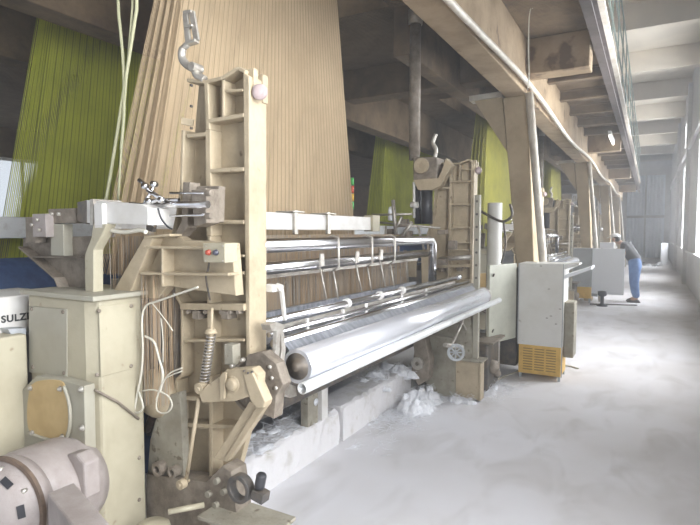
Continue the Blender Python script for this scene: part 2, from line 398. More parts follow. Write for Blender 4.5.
# ------------------------------------------------------------------ the loom
L0 = Vector((-1.9, 3.4, 0))
loom = empty('power_loom', L0, 'large beige weaving loom nearest the camera, filling the left half', 'loom', 'looms in the front row')
YF = 1.74
def frame(y0, near=True):
    """cast side frame: web plate with raised rim and ribs; outline traced on the near frame"""
    dy = Vector((0, y0-YF, 0))
    out = P([(187, 80), (205, 82), (222, 78), (238, 68), (245, 72), (246, 402), (208, 486), (178, 486), (176, 380), (182, 375), (182, 306), (176, 296), (172, 240), (177, 215), (181, 190), (183, 130)], Y=YF)
    zb = .12
    for p in (out[6], out[7]): p.z = zb
    m = MB(); m.prism([p+dy+Vector((0, .07, 0)) for p in out], (0, .035, 0))
    def rb(a, b, w=.018, d=.075):
        p, q = at(*a, Y=YF)+dy, at(*b, Y=YF)+dy; o = Vector((0, .035, 0)); m.bar(p+o, q+o, d, w, side=(0, 1, 0))
    for i in range(4): 
        p, q = out[i]+dy+Vector((0, .035, 0)), out[i+1]+dy+Vector((0, .035, 0)); m.bar(p, q, .075, .016, side=(0, 1, 0))
    for i in range(7, 15):
        p, q = out[i]+dy+Vector((0, .035, 0)), out[(i+1) % 16]+dy+Vector((0, .035, 0)); m.bar(p, q, .075, .016, side=(0, 1, 0))
    rb((206, 82), (208, 130), .022); rb((208, 130), (209, 236), .03); rb((209, 236), (209, 376), .02)
    rb((223, 80), (223, 118), .014); rb((225, 91), (243, 90), .012)
    rb((187, 136), (206, 134)); rb((208, 121), (244, 115)); rb((210, 171), (244, 169)); rb((210, 222), (244, 222))
    rb((210, 256), (244, 256), .012); rb((210, 272), (244, 273), .014)
    rb((182, 306), (246, 307), .03, .10); rb((184, 341), (244, 340), .014)
    rb((178, 398), (244, 400), .02); rb((178, 425), (234, 427), .02); rb((211, 376), (211, 478), .02)
    # front flange
    a = at(245, 72, Y=YF); b = at(245, 366, Y=YF)
    m.prism([(a.x-.012, y0, a.z), (a.x+.022, y0, a.z-.02), (-1.478, y0, b.z), (a.x-.012, y0, b.z)], (0, .115, 0))
    p = at(245, 70, Y=YF)
    m.box(p.x-.01, p.x+.03, y0+.02, y0+.05, p.z-.1, p.z+.01).box(p.x+.0, p.x+.03, y0+.08, y0+.115, p.z-.12, p.z+.0)
    return m.build('side_frame', M['paint'], loom, bevel=.004)
fn = frame(YF); ff = frame(4.98)
# bolts on the frame band
m = MB()
for y0 in (0, 3.24):
    for px in (189, 197, 206, 222, 231, 239):
        p = at(px, 312, Y=YF-.005)+Vector((0, y0, 0)); m.cyl(p+Vector((0, -.012, 0)), p+Vector((0, .03, 0)), .010, 8)
    for px in (197, 226):
        p = at(px, 315, Y=YF-.01)+Vector((0, y0, 0)); m.box(p.x-.02, p.x+.02, p.y-.01, p.y+.05, p.z-.018, p.z+.018)
m.each('frame_bolt', M['greycast'], loom, bevel=.002)
# holes (dark slots) on upper left strip
m = MB()
for py in (85, 106, 128):
    p = at(190.5, py, Y=YF-.006); m.cyl(p, p+Vector((0, .01, 0)), .006, 10)
m.each('bolt_hole', M['dark'], fn)
# hook lever on the frame top
m = MB()
A = lambda x, y: at(x, y, Y=YF+.01)
m.bar(A(185.5, 13), A(188.5, 44), .012, .03, side=(0, 1, 0)); m.bar(A(192, 12), A(197, 41), .012, .03, side=(0, 1, 0))
m.bar(A(185, 13), A(193, 12), .03, .012, side=(0, 1, 0)); m.bar(A(187, 27), A(194, 26), .03, .010, side=(0, 1, 0)); m.bar(A(188, 44), A(197, 41), .03, .014, side=(0, 1, 0))
m.tube(smoothpath([A(188, 44), A(183, 49), A(182, 58), A(187, 65), A(194, 69), A(197, 75), A(205, 80)]), [.014]*6+[.018]*31, 10)
p = A(196, 68); m.cyl(p-Vector((0, .03, 0)), p+Vector((0, .03, 0)), .02, 14)
m.build('hook_lever', M['steel'], loom, bevel=.002)
p = at(182, 121, Y=YF)
MB().bar(p, p+Vector((.05, .02, -.01)), .03, .015).build('stop_lug', M['paint'], loom, bevel=.002)
# hand knobs at top of flanges
for y0 in (0, 3.24):
    c = Vector((at(264, 93, X=-1.43).x, at(264, 93, X=-1.43).y+y0, at(264, 93, X=-1.43).z))
    kb = MB().lathe(c+Vector((-.012, -.012, 0)), (.55, -.83, .0), [(.0, -.001), (.026, 0), (.032, .004), (.034, .012), (.031, .02), (.02, .025), (0, .026)], 28)
    kb.tube([c+Vector((-.08, .01, .012)), c], .008, 8)
    kb.build('hand_knob', M['knob'], loom)
# arm bracket left of near frame
m = MB()
Bf = lambda x, y, d=0: at(x, y, Y=1.66)+Vector((0, d, 0))
m.prism([Bf(*q) for q in [(148, 236), (176, 234), (184, 240), (232, 243), (236, 296), (168, 286), (158, 298), (126, 299), (126, 292)]], (0, .05, 0))
m.prism([at(x, y, Y=1.60) for x, y in [(144, 237), (153, 238), (128, 297), (113, 291)]], (0, .10, 0))
for a, b in (((150, 247), (234, 248)), ((146, 273), (234, 274)), ((150, 237), (176, 235)), ((168, 248), (168, 286))):
    p, q = at(*a, Y=1.63), at(*b, Y=1.63); m.bar(p, q, .07, .012, side=(0, 1, 0))
m.build('arm_bracket', M['paint'], loom, bevel=.004)
# push button box
p0 = at(203, 243, Y=1.56); p1 = at(225, 263, Y=1.56)
bx = MB().box(p0.x, p1.x, 1.56, 1.63, p1.z, p0.z).build('button_box', M['paint2'], loom, bevel=.003)
for px, mm, nm in ((209, 'red', 'red_button'), (216.5, 'blackbtn', 'black_button')):
    c = at(px, 252.5, Y=1.56); MB().lathe(c, (0, -1, 0), [(.012, -.002), (.012, .004), (.0095, .006), (.0095, .013), (.006, .015), (0, .0152)], 20).build(nm, M[mm], bx)
c = at(224, 253, Y=1.64); MB().lathe(c, (0, -1, 0), [(0, -.01), (.038, -.01), (.038, 0), (.03, .006), (0, .007)], 28).build('round_backplate', M['whitebeam'], bx)
m = MB(); 
for qx, qy in ((206, 246), (223, 246), (206, 261), (223, 261)): c = at(qx, qy, Y=1.56); m.cyl(c, c+Vector((0, -.003, 0)), .003, 8)
m.each('screw', M['steel'], bx)
MB().tube(smoothpath([at(209, 263, Y=1.6), at(208, 270, Y=1.61), at(206, 278, Y=1.63), at(210, 300, Y=1.68)]), .004, 6).build('button_cable', M['dark'], bx)
# clamp plate with rods
m = MB()
m.prism([at(x, y, Y=1.70) for x, y in [(196, 186), (219, 186), (218, 222), (198, 225)]], (0, .04, 0)).build('clamp_plate', M['greycast'], loom, bevel=.003)
m = MB().prism([at(x, y, Y=1.62) for x, y in [(191, 190), (206, 188), (206, 223), (194, 227)]], (0, .08, 0))
m.cyl(at(206, 193, Y=1.6), at(212, 193, Y=1.6), .014, 12).cyl(at(206, 216, Y=1.6), at(212, 216, Y=1.6), .014, 12)
m.prism([at(x, y, Y=1.66) for x, y in [(183, 182), (190, 182), (187, 228), (176, 240), (174, 236), (181, 222)]], (0, .06, 0))
m.build('clamp_block', M['greycast'], loom, bevel=.003)
m = MB()
for y0, y1, x0, r in ((204.5, 204.5, 150, .016), (193, 193, 170, .005), (216, 215, 170, .005)): m.tube([at(x0, y0, Y=1.6), at(208, y1, Y=1.6)], r, 14)
m.tube([at(160, 200, Y=1.6), at(179, 200, Y=1.6)], .008, 10)
m.tube([at(139, 180, Y=1.57), at(148, 186, Y=1.57)], .009, 10).tube([at(155, 184, Y=1.57), at(144, 204, Y=1.57), at(149, 222, Y=1.57), at(155, 226, Y=1.57)], .007, 10)
m.tube([at(148, 190, Y=1.56), at(163, 200, Y=1.56)], .01, 10).tube([at(130, 204, Y=1.56), at(142, 205, Y=1.57), at(160, 199, Y=1.57)], .009, 10)
for q in ((154, 184), (145, 186), (149, 201), (161, 200), (147, 222), (133, 205)):
    c = at(*q, Y=1.56); m.lathe(c+Vector((0, .014, 0)), (0, -1, 0), [(0, 0), (.013, .001), (.015, .014), (.012, .026), (0, .028)], 14)
m.each('adjusting_rod', M['chrome'], loom)
MB().tube(smoothpath([at(158, 208, Y=1.56), at(161, 218, Y=1.56), at(167, 226, Y=1.56), at(172, 229, Y=1.56)]), .004, 6).build('black_hose', M['black'], loom)
# white box beam with dark end cap
q = [at(x, y, Y=1.52) for x, y in [(86, 200), (141, 204), (148, 208), (148, 225), (86, 223)]]
bb = MB().prism(q, (0, .12, 0)).build('box_beam', M['whitebeam'], loom, bevel=.003)
MB().prism([at(x, y, Y=1.515) for x, y in [(77, 202), (86, 200), (86, 224), (77, 221)]], (0, .13, 0)).build('end_cap', M['dark'], bb, bevel=.003)
MB().prism([at(x, y, Y=1.505) for x, y in [(90, 199), (93, 199), (93, 225), (90, 225)]], (0, .145, 0)).build('beam_band', M['steel'], bb)
MB().prism([at(x, y, Y=1.60) for x, y in [(148, 206), (156, 212), (152, 232), (146, 230)]], (0, .02, 0)).build('beam_tab', M['dark'], bb)
m = MB().tube(smoothpath([at(104, 224, Y=1.54), at(112, 230, Y=1.54), at(125, 232, Y=1.54), at(140, 230, Y=1.54), at(146, 232, Y=1.54)]), .01, 8)
m.build('drain_hose', M['wire'], loom)
# cream arm & grey sheet bracket & blocks
MB().prism([at(x, y, Y=1.50) for x, y in [(93, 224), (107, 224), (100, 238), (93.5, 250), (93.5, 293), (85, 292), (84.5, 255), (91, 238)]], (0, .05, 0)).build('support_arm', M['paint2'], loom, bevel=.004)
m = MB().prism([at(x, y, Y=1.585) for x, y in [(23, 238), (91, 236), (90, 292), (65, 293), (58, 278), (36, 264), (23, 248)]], (0, .03, 0))
m.bar(at(24, 247, Y=1.56), at(60, 278, Y=1.56), .06, .008, side=(0, 1, 0)).bar(at(36, 257, Y=1.56), at(86, 257, Y=1.56), .05, .006, side=(0, 1, 0)).bar(at(60, 278, Y=1.56), at(66, 293, Y=1.56), .06, .008, side=(0, 1, 0))
m.build('sheet_bracket', M['greycast'], loom, bevel=.001)
def bxp(name, x0, x1, y0, y1, Y, dy, mt, par=None):
    a, b = at(x0, y0, Y=Y), at(x1, y1, Y=Y); return MB().box(a.x, b.x, Y, Y+dy, b.z, a.z).build(name, M[mt], par or loom, bevel=.003)
bxp('sensor_block', 25, 35, 217, 243, 1.52, .06, 'greycast'); bxp('sensor_block', 32, 46, 214, 237, 1.50, .08, 'motor')
bxp('sensor_block', 48, 76, 209, 223, 1.54, .08, 'greycast'); bxp('sensor_block', 50, 64, 224, 256, 1.54, .05, 'plate')
m = MB()
for q in ((38, 220), (40, 230), (33, 225), (53, 214), (60, 214)): c = at(*q, Y=1.50); m.cyl(c, c+Vector((0, -.012, 0)), .008, 8)
m.each('block_screw', M['steel'], loom)
# gear housing (near-left box)
hz = MB()
def xz(px, py, Y): p = at(px, py, Y=Y); return p
c1 = at(93, 303, X=-2.04); c2 = at(142, 297, X=-2.04)
zt = c1.z+.01; Yh0, Yh1 = c1.y, c2.y
XL_ = at(28, 303, Y=Yh0).x
hz.prism([(XL_, Yh0, zt), (-2.10, Yh0, zt), (-2.04, Yh0+.03, zt), (-2.04, Yh1, zt), (XL_, Yh1, zt)], (0, 0, -(zt-.05)))
hs = hz.build('gear_housing', M['paint2'], loom, bevel=.012)
MB().box(XL_-.03, -2.01, Yh0-.02, Yh1+.1, zt, zt+.02).build('housing_lid', M['plate'], hs, bevel=.003)
m = MB().prism([at(x, y, Y=Yh0) for x, y in [(30, 306), (68, 309), (68, 378), (30, 372)]], (0, -.006, 0)); m.build('access_plate', M['plate'], hs, bevel=.002)
p, q = at(96, 307, X=-2.04), at(137, 392, X=-2.04)
pz0 = at(96, 390, X=-2.04).z
MB().box(-2.04, -2.034, p.y+.01, q.y, at(96, 378, X=-2.04).z, p.z).build('access_plate', M['paint2'], hs, bevel=.002)
for q_, kw in (((32, 309), 'Y'), ((63, 312), 'Y'), ((33, 367), 'Y'), ((64, 373), 'Y')):
    c = at(*q_, Y=Yh0-.006); MB().lathe(c, (0, -1, 0), [(.009, -.002), (.009, .003), (.006, .006), (0, .007)], 12).build('bolt', M['greycast'], hs)
for q_ in ((99, 311), (131, 306), (97, 375), (131, 366), (140, 458), (140, 500)):
    c = at(*q_, X=-2.034); 
    if q_[0] == 140: c.x = -2.04
    MB().lathe(c, (1, 0, 0), [(.009, -.002), (.009, .003), (.006, .006), (0, .007)], 12).build('bolt', M['greycast'], hs)
m = MB().tube([(-2.032, at(95, 390, X=-2.03).y, at(95, 390, X=-2.03).z), (-2.032, at(118, 402, X=-2.03).y, at(118, 402, X=-2.03).z), (-2.032, at(139, 419, X=-2.03).y, at(139, 419, X=-2.03).z)], .006, 8)
m.build('weld_seam', M['greycast'], hs)
# lower cover plate with tan window
cp = MB().prism([at(x, y, Y=Yh0-.05) for x, y in [(36, 376), (62, 380), (84, 386), (87, 525), (10, 525), (10, 402)]], (0, .05, 0)).build('cover_plate', M['plate'], hs, bevel=.004)
wn = smoothpath([at(x, y, Y=Yh0-.056) for x, y in [(30, 386), (38, 381), (55, 380), (64, 385), (69, 405), (69, 428), (63, 440), (48, 438), (30, 432), (27, 410), (30, 386)]], 4)[:-1]
MB().prism(wn, (0, .01, 0)).build('oil_window', M['orange'], cp)
m = MB().tube(smoothpath([at(x, y, Y=Yh0-.058) for x, y in [(64, 386), (69.5, 405), (69.5, 428), (63, 441), (46, 439), (28, 433)]], 5), .008, 8); m.build('window_gasket', M['plate'], cp)
for q_ in ((30, 388), (60, 389), (32, 433), (62, 437), (81, 381.5+8), (82, 428)):
    c = at(*q_, Y=Yh0-.06); MB().lathe(c, (0, -1, 0), [(.013, -.004), (.013, .002), (.008, .004), (.008, .010), (0, .011)], 6 if q_[0] < 70 else 12).build('bolt', M['steel'], cp)
# neighbour housing with maker's lettering
s1 = at(0, 300, X=-2.62); 
pn = MB().box(-3.0, -2.62, .9, 1.62, at(4, 335, X=-2.62).z, at(4, 297, X=-2.62).z).build('maker_panel', M['whitebeam'], loom, bevel=.006)
fc = bpy.data.curves.new('lettering', 'FONT'); fc.body = 'SULZER'; a_, b_ = at(2, 323, X=-2.612), at(2, 316, X=-2.612)
fc.size = (b_.z-a_.z)*1.4; fc.extrude = .001; fc.offset = .0016; fc.space_character = 1.12
tf = bpy.data.objects.new('lettering_curve', fc); tme = bpy.data.meshes.new_from_object(tf); bpy.data.objects.remove(tf)
tx = bpy.data.objects.new('lettering', tme); col.objects.link(tx); tx.parent = pn; tx.location = Vector((-2.618, a_.y, a_.z))-L0
tx.rotation_euler = (PI/2, 0, PI/2); tme.materials.clear(); tme.materials.append(M['letters']); ORI[tx.name] = L0
MB().box(-3.0, -2.5, .9, 1.38, .05, at(0, 338, X=-2.5).z).build('lower_housing', M['paint2'], loom, bevel=.01)
MB().prism([at(x, y, X=-2.55) for x, y in [(8, 329), (26, 328), (26, 335), (12, 336)]], (-.1, 0, 0)).build('dark_latch', M['greycab'], loom)
# motor
mc = at(-10, 517, Y=.98); rr = .185
ax = Vector((.22, -.97, .10)).normalized()
mo = MB().lathe(mc-ax*.44, ax, [(0, 0), (.12, .0), (.175, .04), (.20, .12), (.20, .30), (.185, .36)], 40).build('motor', M['motor'], loom)
m = MB().lathe(mc-ax*.10, ax, [(0, -.01), (.19, -.01), (.197, .02), (.197, .05), (.18, .06), (.172, .085), (.13, .12), (.08, .14), (0, .145)], 40); fcv = m.build('fan_cover', M['motor'], mo)
MB().ring(mc-ax*.055, ax, .186, .201, .016, 40).build('rim_gasket', M['rust'], mo)
u = ax.orthogonal().normalized(); w_ = ax.cross(u)
m = MB(); mb2 = MB()
for k in range(8):
    a = 2*PI*k/8+.3; d = u*math.cos(a)+w_*math.sin(a); c = mc-ax*.10+d*.150+ax*.105
    c = mc-ax*.10+d*.152+ax*.104; tn = (d*.042-ax*.035).normalized(); m.bar(c-tn*.012, c+tn*.012, .044, .006, side=ax.cross(d))
    a += PI/8; d = u*math.cos(a)+w_*math.sin(a); c = mc-ax*.10+d*.168+ax*.085; mb2.lathe(c, ax, [(.01, -.01), (.01, .004), (0, .008)], 8)
m.each('vent_slot', M['black'], fcv); mb2.each('cover_screw', M['steel'], fcv)
m = MB().prism([at(x, y, Z=.70) for x, y in [(47, 493), (74, 482), (111, 525), (118, 533), (82, 538)]], (0, 0, -.2)); m.build('terminal_box', M['motor'], mo, bevel=.006)
m = MB().prism([at(x, y, Y=1.24) for x, y in [(58, 470), (64, 455), (76, 454), (84, 464), (86, 500), (60, 500)]], (0, .07, 0)); m.build('lifting_lug', M['motor'], mo, bevel=.01)
# spring, rods
cs = MB(); a, b = at(211, 335, Y=1.66), at(204, 382, Y=1.66); N = 15*14; t = (b-a).normalized(); u = Vector((0, 1, 0)); v = t.cross(u)
cs.tube([a+(b-a)*(i/N)+(u*math.cos(2*PI*i/14)+v*math.sin(2*PI*i/14))*.019 for i in range(N+1)], .0036, 6).build('coil_spring', M['spring'], loom)
m = MB().tube([at(212, 308, Y=1.66), at(211, 336, Y=1.66)], .007, 8).lathe(a+Vector((0, 0, .008)), (0, 0, 1), [(0, 0), (.026, .0), (.026, .006), (.014, .02), (0, .02)], 16).tube([b, b+(b-a)*.12], .014, 10).tube([a, b], .009, 8)
m.build('spring_rod', M['paint'], loom)
m = MB(); p, q = at(199, 398, Y=1.63), at(186, 482, Y=1.63); m.tube([p, q], .0085, 10)
for c, r in ((at(201, 388, Y=1.63), .02), (at(182, 484, Y=1.61), .017)): m.ring(c+Vector((0, -.015, 0)), (0, 1, 0), .008, r+.004, .03, 18).cyl(c+Vector((0, -.022, 0)), c+Vector((0, .04, 0)), .009, 10)
m.build('link_rod', M['paint'], loom)
# disc housing, crank lever, diagonal strut
m = MB(); c = at(247, 388, Y=1.70)
m.lathe(c+Vector((0, .06, 0)), (0, -1, 0), [(0, 0), (.125, 0), (.125, .03), (.112, .04), (.10, .04), (.10, .03), (.04, .03), (0, .03)], 44)
m.prism([at(x, y, Y=1.70) for x, y in [(247, 355), (262, 352), (276, 364), (283, 385), (276, 396), (274, 419), (262, 414), (258, 402), (240, 395)]], (0, .06, 0))
dh = m.build('disc_housing', M['greycast'], loom, bevel=.003)
for q_ in ((242, 360), (270, 367), (272, 378), (232, 366), (276, 388)): c = at(*q_, Y=1.672 if q_[0] < 260 else 1.70); MB().lathe(c+Vector((0, .012, 0)), (0, -1, 0), [(.009, 0), (.009, .018), (.005, .02), (0, .02)], 8).build('bolt', M['steel'], dh)
m = MB().prism([at(x, y, Y=1.61) for x, y in [(199, 394), (206, 386), (220, 376), (226, 370), (252, 368), (258, 375), (257, 388), (248, 397), (236, 401), (202, 403)]], (0, .05, 0))
c = at(233, 384, Y=1.61); m.lathe(c, (0, -1, 0), [(.034, -.01), (.034, .004), (.026, .006), (.024, .02), (0, .022)], 24)
m.prism([at(x, y, Y=1.60) for x, y in [(243, 374), (252, 372), (265, 402), (263, 408), (256, 408), (250, 400)]], (0, .05, 0))
m.prism([at(x, y, Y=1.605) for x, y in [(221, 377), (224, 372), (228, 372), (226, 398), (222, 400)]], (0, -.012, 0))
m.build('crank_lever', M['paint'], loom, bevel=.004)
m = MB()
for q_ in ((244, 371), (248, 373), (252, 372)): c = at(*q_, Y=1.60); m.cyl(c+Vector((0, .004, 0)), c+Vector((0, -.003, 0)), .0045, 8)
m.each('lever_mark', M['dark'], loom)
m = MB().prism([at(x, y, Y=1.66) for x, y in [(249, 402), (266, 404), (226, 462), (214, 458)]], (0, .05, 0)); m.prism([at(x, y, Y=1.65) for x, y in [(258, 404), (267, 404), (228, 461), (222, 462)]], (0, .02, 0))
m.build('diagonal_strut', M['paint'], loom, bevel=.003)
bxp('oil_reservoir', 224, 233, 344, 366, 1.69, .05, 'olive')
# side frame lower assembly: inner plates and bearings
m = MB().prism([at(x, y, Y=1.70) for x, y in [(162, 397), (180, 392), (184, 480), (147, 480), (150, 440)]], (0, .04, 0)); m.build('lower_side_plate', M['olive'], loom, bevel=.003)
m = MB().prism([at(x, y, Y=1.68) for x, y in [(146, 474), (206, 482), (222, 466), (231, 472), (236, 510), (240, 600), (146, 590)]], (0, .10, 0)); m.build('base_casting', M['greycast'], loom, bevel=.004)
m = MB()
for q_, r in (((156, 470), .034), ((171, 473), .026)): c = at(*q_, Y=1.66); m.ring(c, (0, 1, 0), r*.5, r, .05, 24)
m.each('roller_ring', M['greycast'], loom, bevel=.003)
m = MB()
for q_ in ((215, 482), (222, 493), (207, 495), (214, 506)): c = at(*q_, Y=1.66); m.cyl(c, c+Vector((0, .04, 0)), .014, 8)
m.each('base_bolt', M['olive'], loom)
# front foot box with C ring and black knob
fa_, fb_ = at(455, 357, Y=4.90), at(482, 403, Y=4.90)
for y in (4.86, 1.62):
    ex = .05 if y < 2 else 0
    m = MB().box(fa_.x, fb_.x+ex, y, y+.10, .02, fa_.z-.012).box(fb_.x-.015+ex, fb_.x+ex, y-.02, y+.0, .02, fa_.z-.012)
    o = m.build('foot_box', M['paint'], loom, bevel=.004)
    MB().box(fa_.x-.03, fb_.x+.02+ex, y-.04, y+.16, fa_.z-.012, fa_.z+.004).build('foot_ledge', M['olive'], o, bevel=.002)
m = MB().ring(at(244, 486, Y=1.62), (0, -1, 0), .040, .058, .04, 30); p = at(262, 497, Y=1.6)
m.bar(at(255, 492, Y=1.6), at(266, 498, Y=1.6), .05, .04, side=(0, 1, 0))
cr = m.build('clamp_ring', M['dark'], loom, bevel=.003)
p, q = at(258, 495, Y=1.6), at(262, 473, Y=1.6)
MB().lathe(p, q-p, [(.008, -.01), (.008, .03), (.019, .032), (.021, .04), (.021, .085), (.017, .092), (0, .092)], 20).build('black_grip', M['black'], cr)
# fluted drum caps at bottom left
c = at(153, 528, Y=1.50)
MB().lathe(c-Vector((0, 0, .25)), (0, 0, 1), [(.0, 0), (.075, 0), (.075, .24), (.07, .262), (.05, .275), (0, .282)], 28).build('oil_can', M['paint2'], loom)
MB().tube([at(168, 512, Y=1.5), at(204, 505, Y=1.62)], .012, 10).build('filler_pipe', M['paint2'], loom)

# --- rollers & rails along the loom (Y direction)
Ya, Yb = 1.86, 4.98
def zs(X, s): return H + X*s*1.149      # X negative: a rail whose picture line has slope s
# chrome top tubes
z = zs(-1.6, .036); Yt = at(434, 240, X=-1.6).y
m = MB().tube([(-1.6, Ya, z), (-1.6, Yt-.1, z)]+[(-1.6, Yt-.1+.07*math.sin(t), z-.07+.07*math.cos(t)) for t in (R(30), R(60), R(90))]+[(-1.6, Yt-.03, z-.35)], .035, 16); m.build('chrome_guard_tube', M['chrome'], loom)
z2 = zs(-1.68, .095); MB().tube([(-1.68, Ya, z2), (-1.68, 4.4, z2)], .033, 16).build('chrome_guard_tube', M['chrome'], loom)
MB().bar((-1.78, Ya, zs(-1.78, .117)), (-1.78, 4.35, zs(-1.78, .117)), .02, .012).build('reed_cap', M['steel'], loom)
z = zs(-1.5, .236); MB().tube([(-1.5, Ya, z), (-1.5, 4.65, z)], .018, 14).lathe((-1.5, 4.63, z), (0, 1, 0), [(.018, 0), (.026, .004), (.026, .04), (0, .045)], 16).build('guide_rail', M['chrome'], loom)
zc = z
MB().bar((-1.52, Ya, z-.045), (-1.52, 4.6, z-.045), .02, .01).build('guide_rail', M['steel'], loom)
z = zs(-1.44, .30); MB().tube([(-1.44, Ya, z), (-1.44, 4.85, z)], .022, 14).build('guide_rail', M['chrome'], loom)
zd = z
MB().tube([(-1.47, Ya, zs(-1.47, .272)), (-1.47, 4.85, zs(-1.47, .272))], .012, 12).build('guide_rail', M['chrome'], loom)
zr = zs(-1.33, .385)
m = MB().cyl((-1.33, Ya+.02, zr), (-1.33, 4.86, zr), .076, 40); cr = m.build('cloth_roll', M['rollcloth'], loom)
MB().lathe((-1.33, Ya+.022, zr), (0, -1, 0), [(.0, -.001), (.06, -.001), (.06, .003), (.022, .004), (.02, .02), (0, .02)], 32).build('roll_end', M['dark'], cr)  # dark colour stands for the shade inside the hollow roll end
MB().lathe((-1.33, 4.855, zr), (0, 1, 0), [(.078, -.03), (.08, 0), (.07, .006), (.03, .008), (.025, .06), (0, .06)], 32).build('roll_end', M['steel'], cr)
zt2 = zs(-1.25, .456); yt0 = at(302, 392, X=-1.25).y
m = MB().ring((-1.25, yt0, zt2), (0, 1, 0), .019, .0245, 5.13-yt0, 28); m.box(-1.26, -1.24, yt0+.06, yt0+.08, zt2-.01, zt2+.01); o = m.build('front_tube', M['tubepaint'], loom)
for pl in o.data.polygons: pl.use_smooth = True
# woven cloth path
m = MB()
pth = [(-1.83, zc-.13), (-1.55, zc-.13), (-1.44, zd+.022), (-1.38, zr+.058)]
for i in range(len(pth)-1):
    (xa, za), (xb, zb_) = pth[i], pth[i+1]
    m.add([(xa, 1.9, za), (xb, 1.9, zb_), (xb, 4.8, zb_), (xa, 4.8, za)], [(0, 1, 2, 3)])
cl = m.build('woven_cloth', M['gauze'], loom); sol = cl.modifiers.new('s', 'SOLIDIFY'); sol.thickness = .002
# breast cover under cloth, navy drum and main beam
MB().prism([(-1.74, Ya, zd-.12), (-1.50, Ya, zd-.12), (-1.50, Ya, zd-.2), (-1.74, Ya, zd-.24)], (0, 3.0, 0)).build('breast_cover', M['tubepaint'], loom, bevel=.003)
MB().box(-2.35, -1.95, 1.9, 4.95, .5, .74).build('main_cross_beam', M['dark'], loom, bevel=.01)
MB().cyl((-2.75, 1.85, .48), (-2.75, 4.95, .48), .36, 40).build('navy_void_drum', M['navy'], loom)  # navy drum put in for the deep shade of the void under the loom
# small brackets on the rails
m = MB()
for x in (307, 343, 366, 402, 426):
    y = at(x, 300, X=-1.47).y; m.box(-1.475, -1.462, y-.008, y+.008, zd-.01, zc-.02)
m.each('rail_bracket', M['whitebeam'], loom, bevel=.002)
for x in (333, 367, 390):
    y = at(x, 245, X=-1.6).y; m = MB()
    zt_ = zs(-1.6, .036)
    m.tube([(-1.64, y, zt_-.03), (-1.635, y, zt_+.035), (-1.6, y, zt_+.045), (-1.562, y, zt_+.03), (-1.56, y, zt_-.13), (-1.60, y, zt_-.16)], .007, 8)
    m.box(-1.65, -1.64, y-.07, y-.03, zt_-.13, zt_-.06)
    m.tube([(-1.64, y-.08, zt_-.13), (-1.60, y-.07, zc+.02)], .005, 6).tube([(-1.60, y, zt_-.15), (-1.56, y-.01, zc+.02)], .005, 6)
    m.build('tube_hanger', M['steel'], loom)
    MB().ring((-1.5, y-.03, zc), (0, 1, 0), .018, .027, .03, 16).build('rail_clip', M['whitebeam'], loom)
# end bracket at near side holding rail / tube
m = MB(); 
p = at(270, 289, X=-1.47); m.box(-1.50, -1.44, p.y-.02, p.y+.03, p.z-.012, p.z+.02).cyl((-1.45, p.y+.02, p.z+.012), (-1.42, p.y+.02, p.z+.004), .016, 14).bar((-1.43, p.y+.03, p.z), (-1.42, p.y+.04, zc+.01), .02, .012)
m.build('rail_end_bracket', M['whitebeam'], loom, bevel=.003)
m = MB(); C = lambda x, y: at(x, y, X=-1.36)
m.prism([C(x, y) for x, y in [(270, 325), (276, 322), (285, 325), (284, 331), (272, 331)]], (-.05, 0, 0))
m.prism([C(x, y) for x, y in [(277, 330), (281, 330), (280, 352), (274, 372), (270, 368), (276, 350)]], (-.02, 0, 0)).prism([C(x, y) for x, y in [(281, 330), (284, 330), (286, 350), (283, 372), (279, 372), (282, 350)]], (-.02, 0, 0))
m.prism([C(x, y) for x, y in [(269, 366), (276, 372), (281, 385), (284, 372), (288, 371), (289, 384), (296, 386), (297, 396), (290, 398), (280, 392), (272, 385)]], (-.035, 0, 0))
m.build('tube_cradle', M['steel'], loom, bevel=.002)
# arch beam behind the shafts with clips
zt_, zb_ = zs(-2.1, -.0525), zs(-2.1, -.006)
ab = MB().box(-2.16, -2.1, 1.5, at(371, 220, X=-2.1).y, zb_, zt_).build('harness_guide_beam', M['whitebeam'], loom, bevel=.004)
MB().box(-2.17, -2.08, at(371, 220, X=-2.1).y, at(378, 220, X=-2.1).y, zb_-.01, zt_+.02).build('beam_end_block', M['paint2'], ab, bevel=.004)
for x in (294, 327):
    y = at(x, 220, X=-2.1).y; MB().box(-2.1, -2.08, y-.02, y+.02, zb_-.03, zt_+.02).box(-2.2, -2.06, y-.07, y+.07, zt_+.005, zt_+.014).build('beam_clip', M['steel'], ab, bevel=.002)
# heddles: hundreds of wires, stuff
h = MB(); h2 = MB()
for ly in range(5):
    for i in range(290):
        y = 1.62+2.85*i/290+random.uniform(-.003, .003); x = -1.93-.07*ly
        (h2 if random.random() < .35+.25*math.sin(y*9) else h).tube([(x, y, .8), (x+random.uniform(-.01, .01), y, 1.42 if ly == 0 else 1.58)], .0017, 3)
tag(h.build('heddle_wires', M['heddle'], loom), kind='stuff'); tag(h2.build('heddle_wires', M['heddle2'], loom), kind='stuff')
MB().box(-2.0, -1.86, 1.9, 4.5, .74, .82).build('reed_baulk', M['tubepaint'], loom, bevel=.004)
MB().box(-1.84, -1.81, 1.9, 4.4, .82, 1.16).build('reed', M['gauze'], loom)
MB().box(-2.6, -2.28, 1.9, 4.7, 1.30, 1.34).build('comber_board', M['olive'], loom)
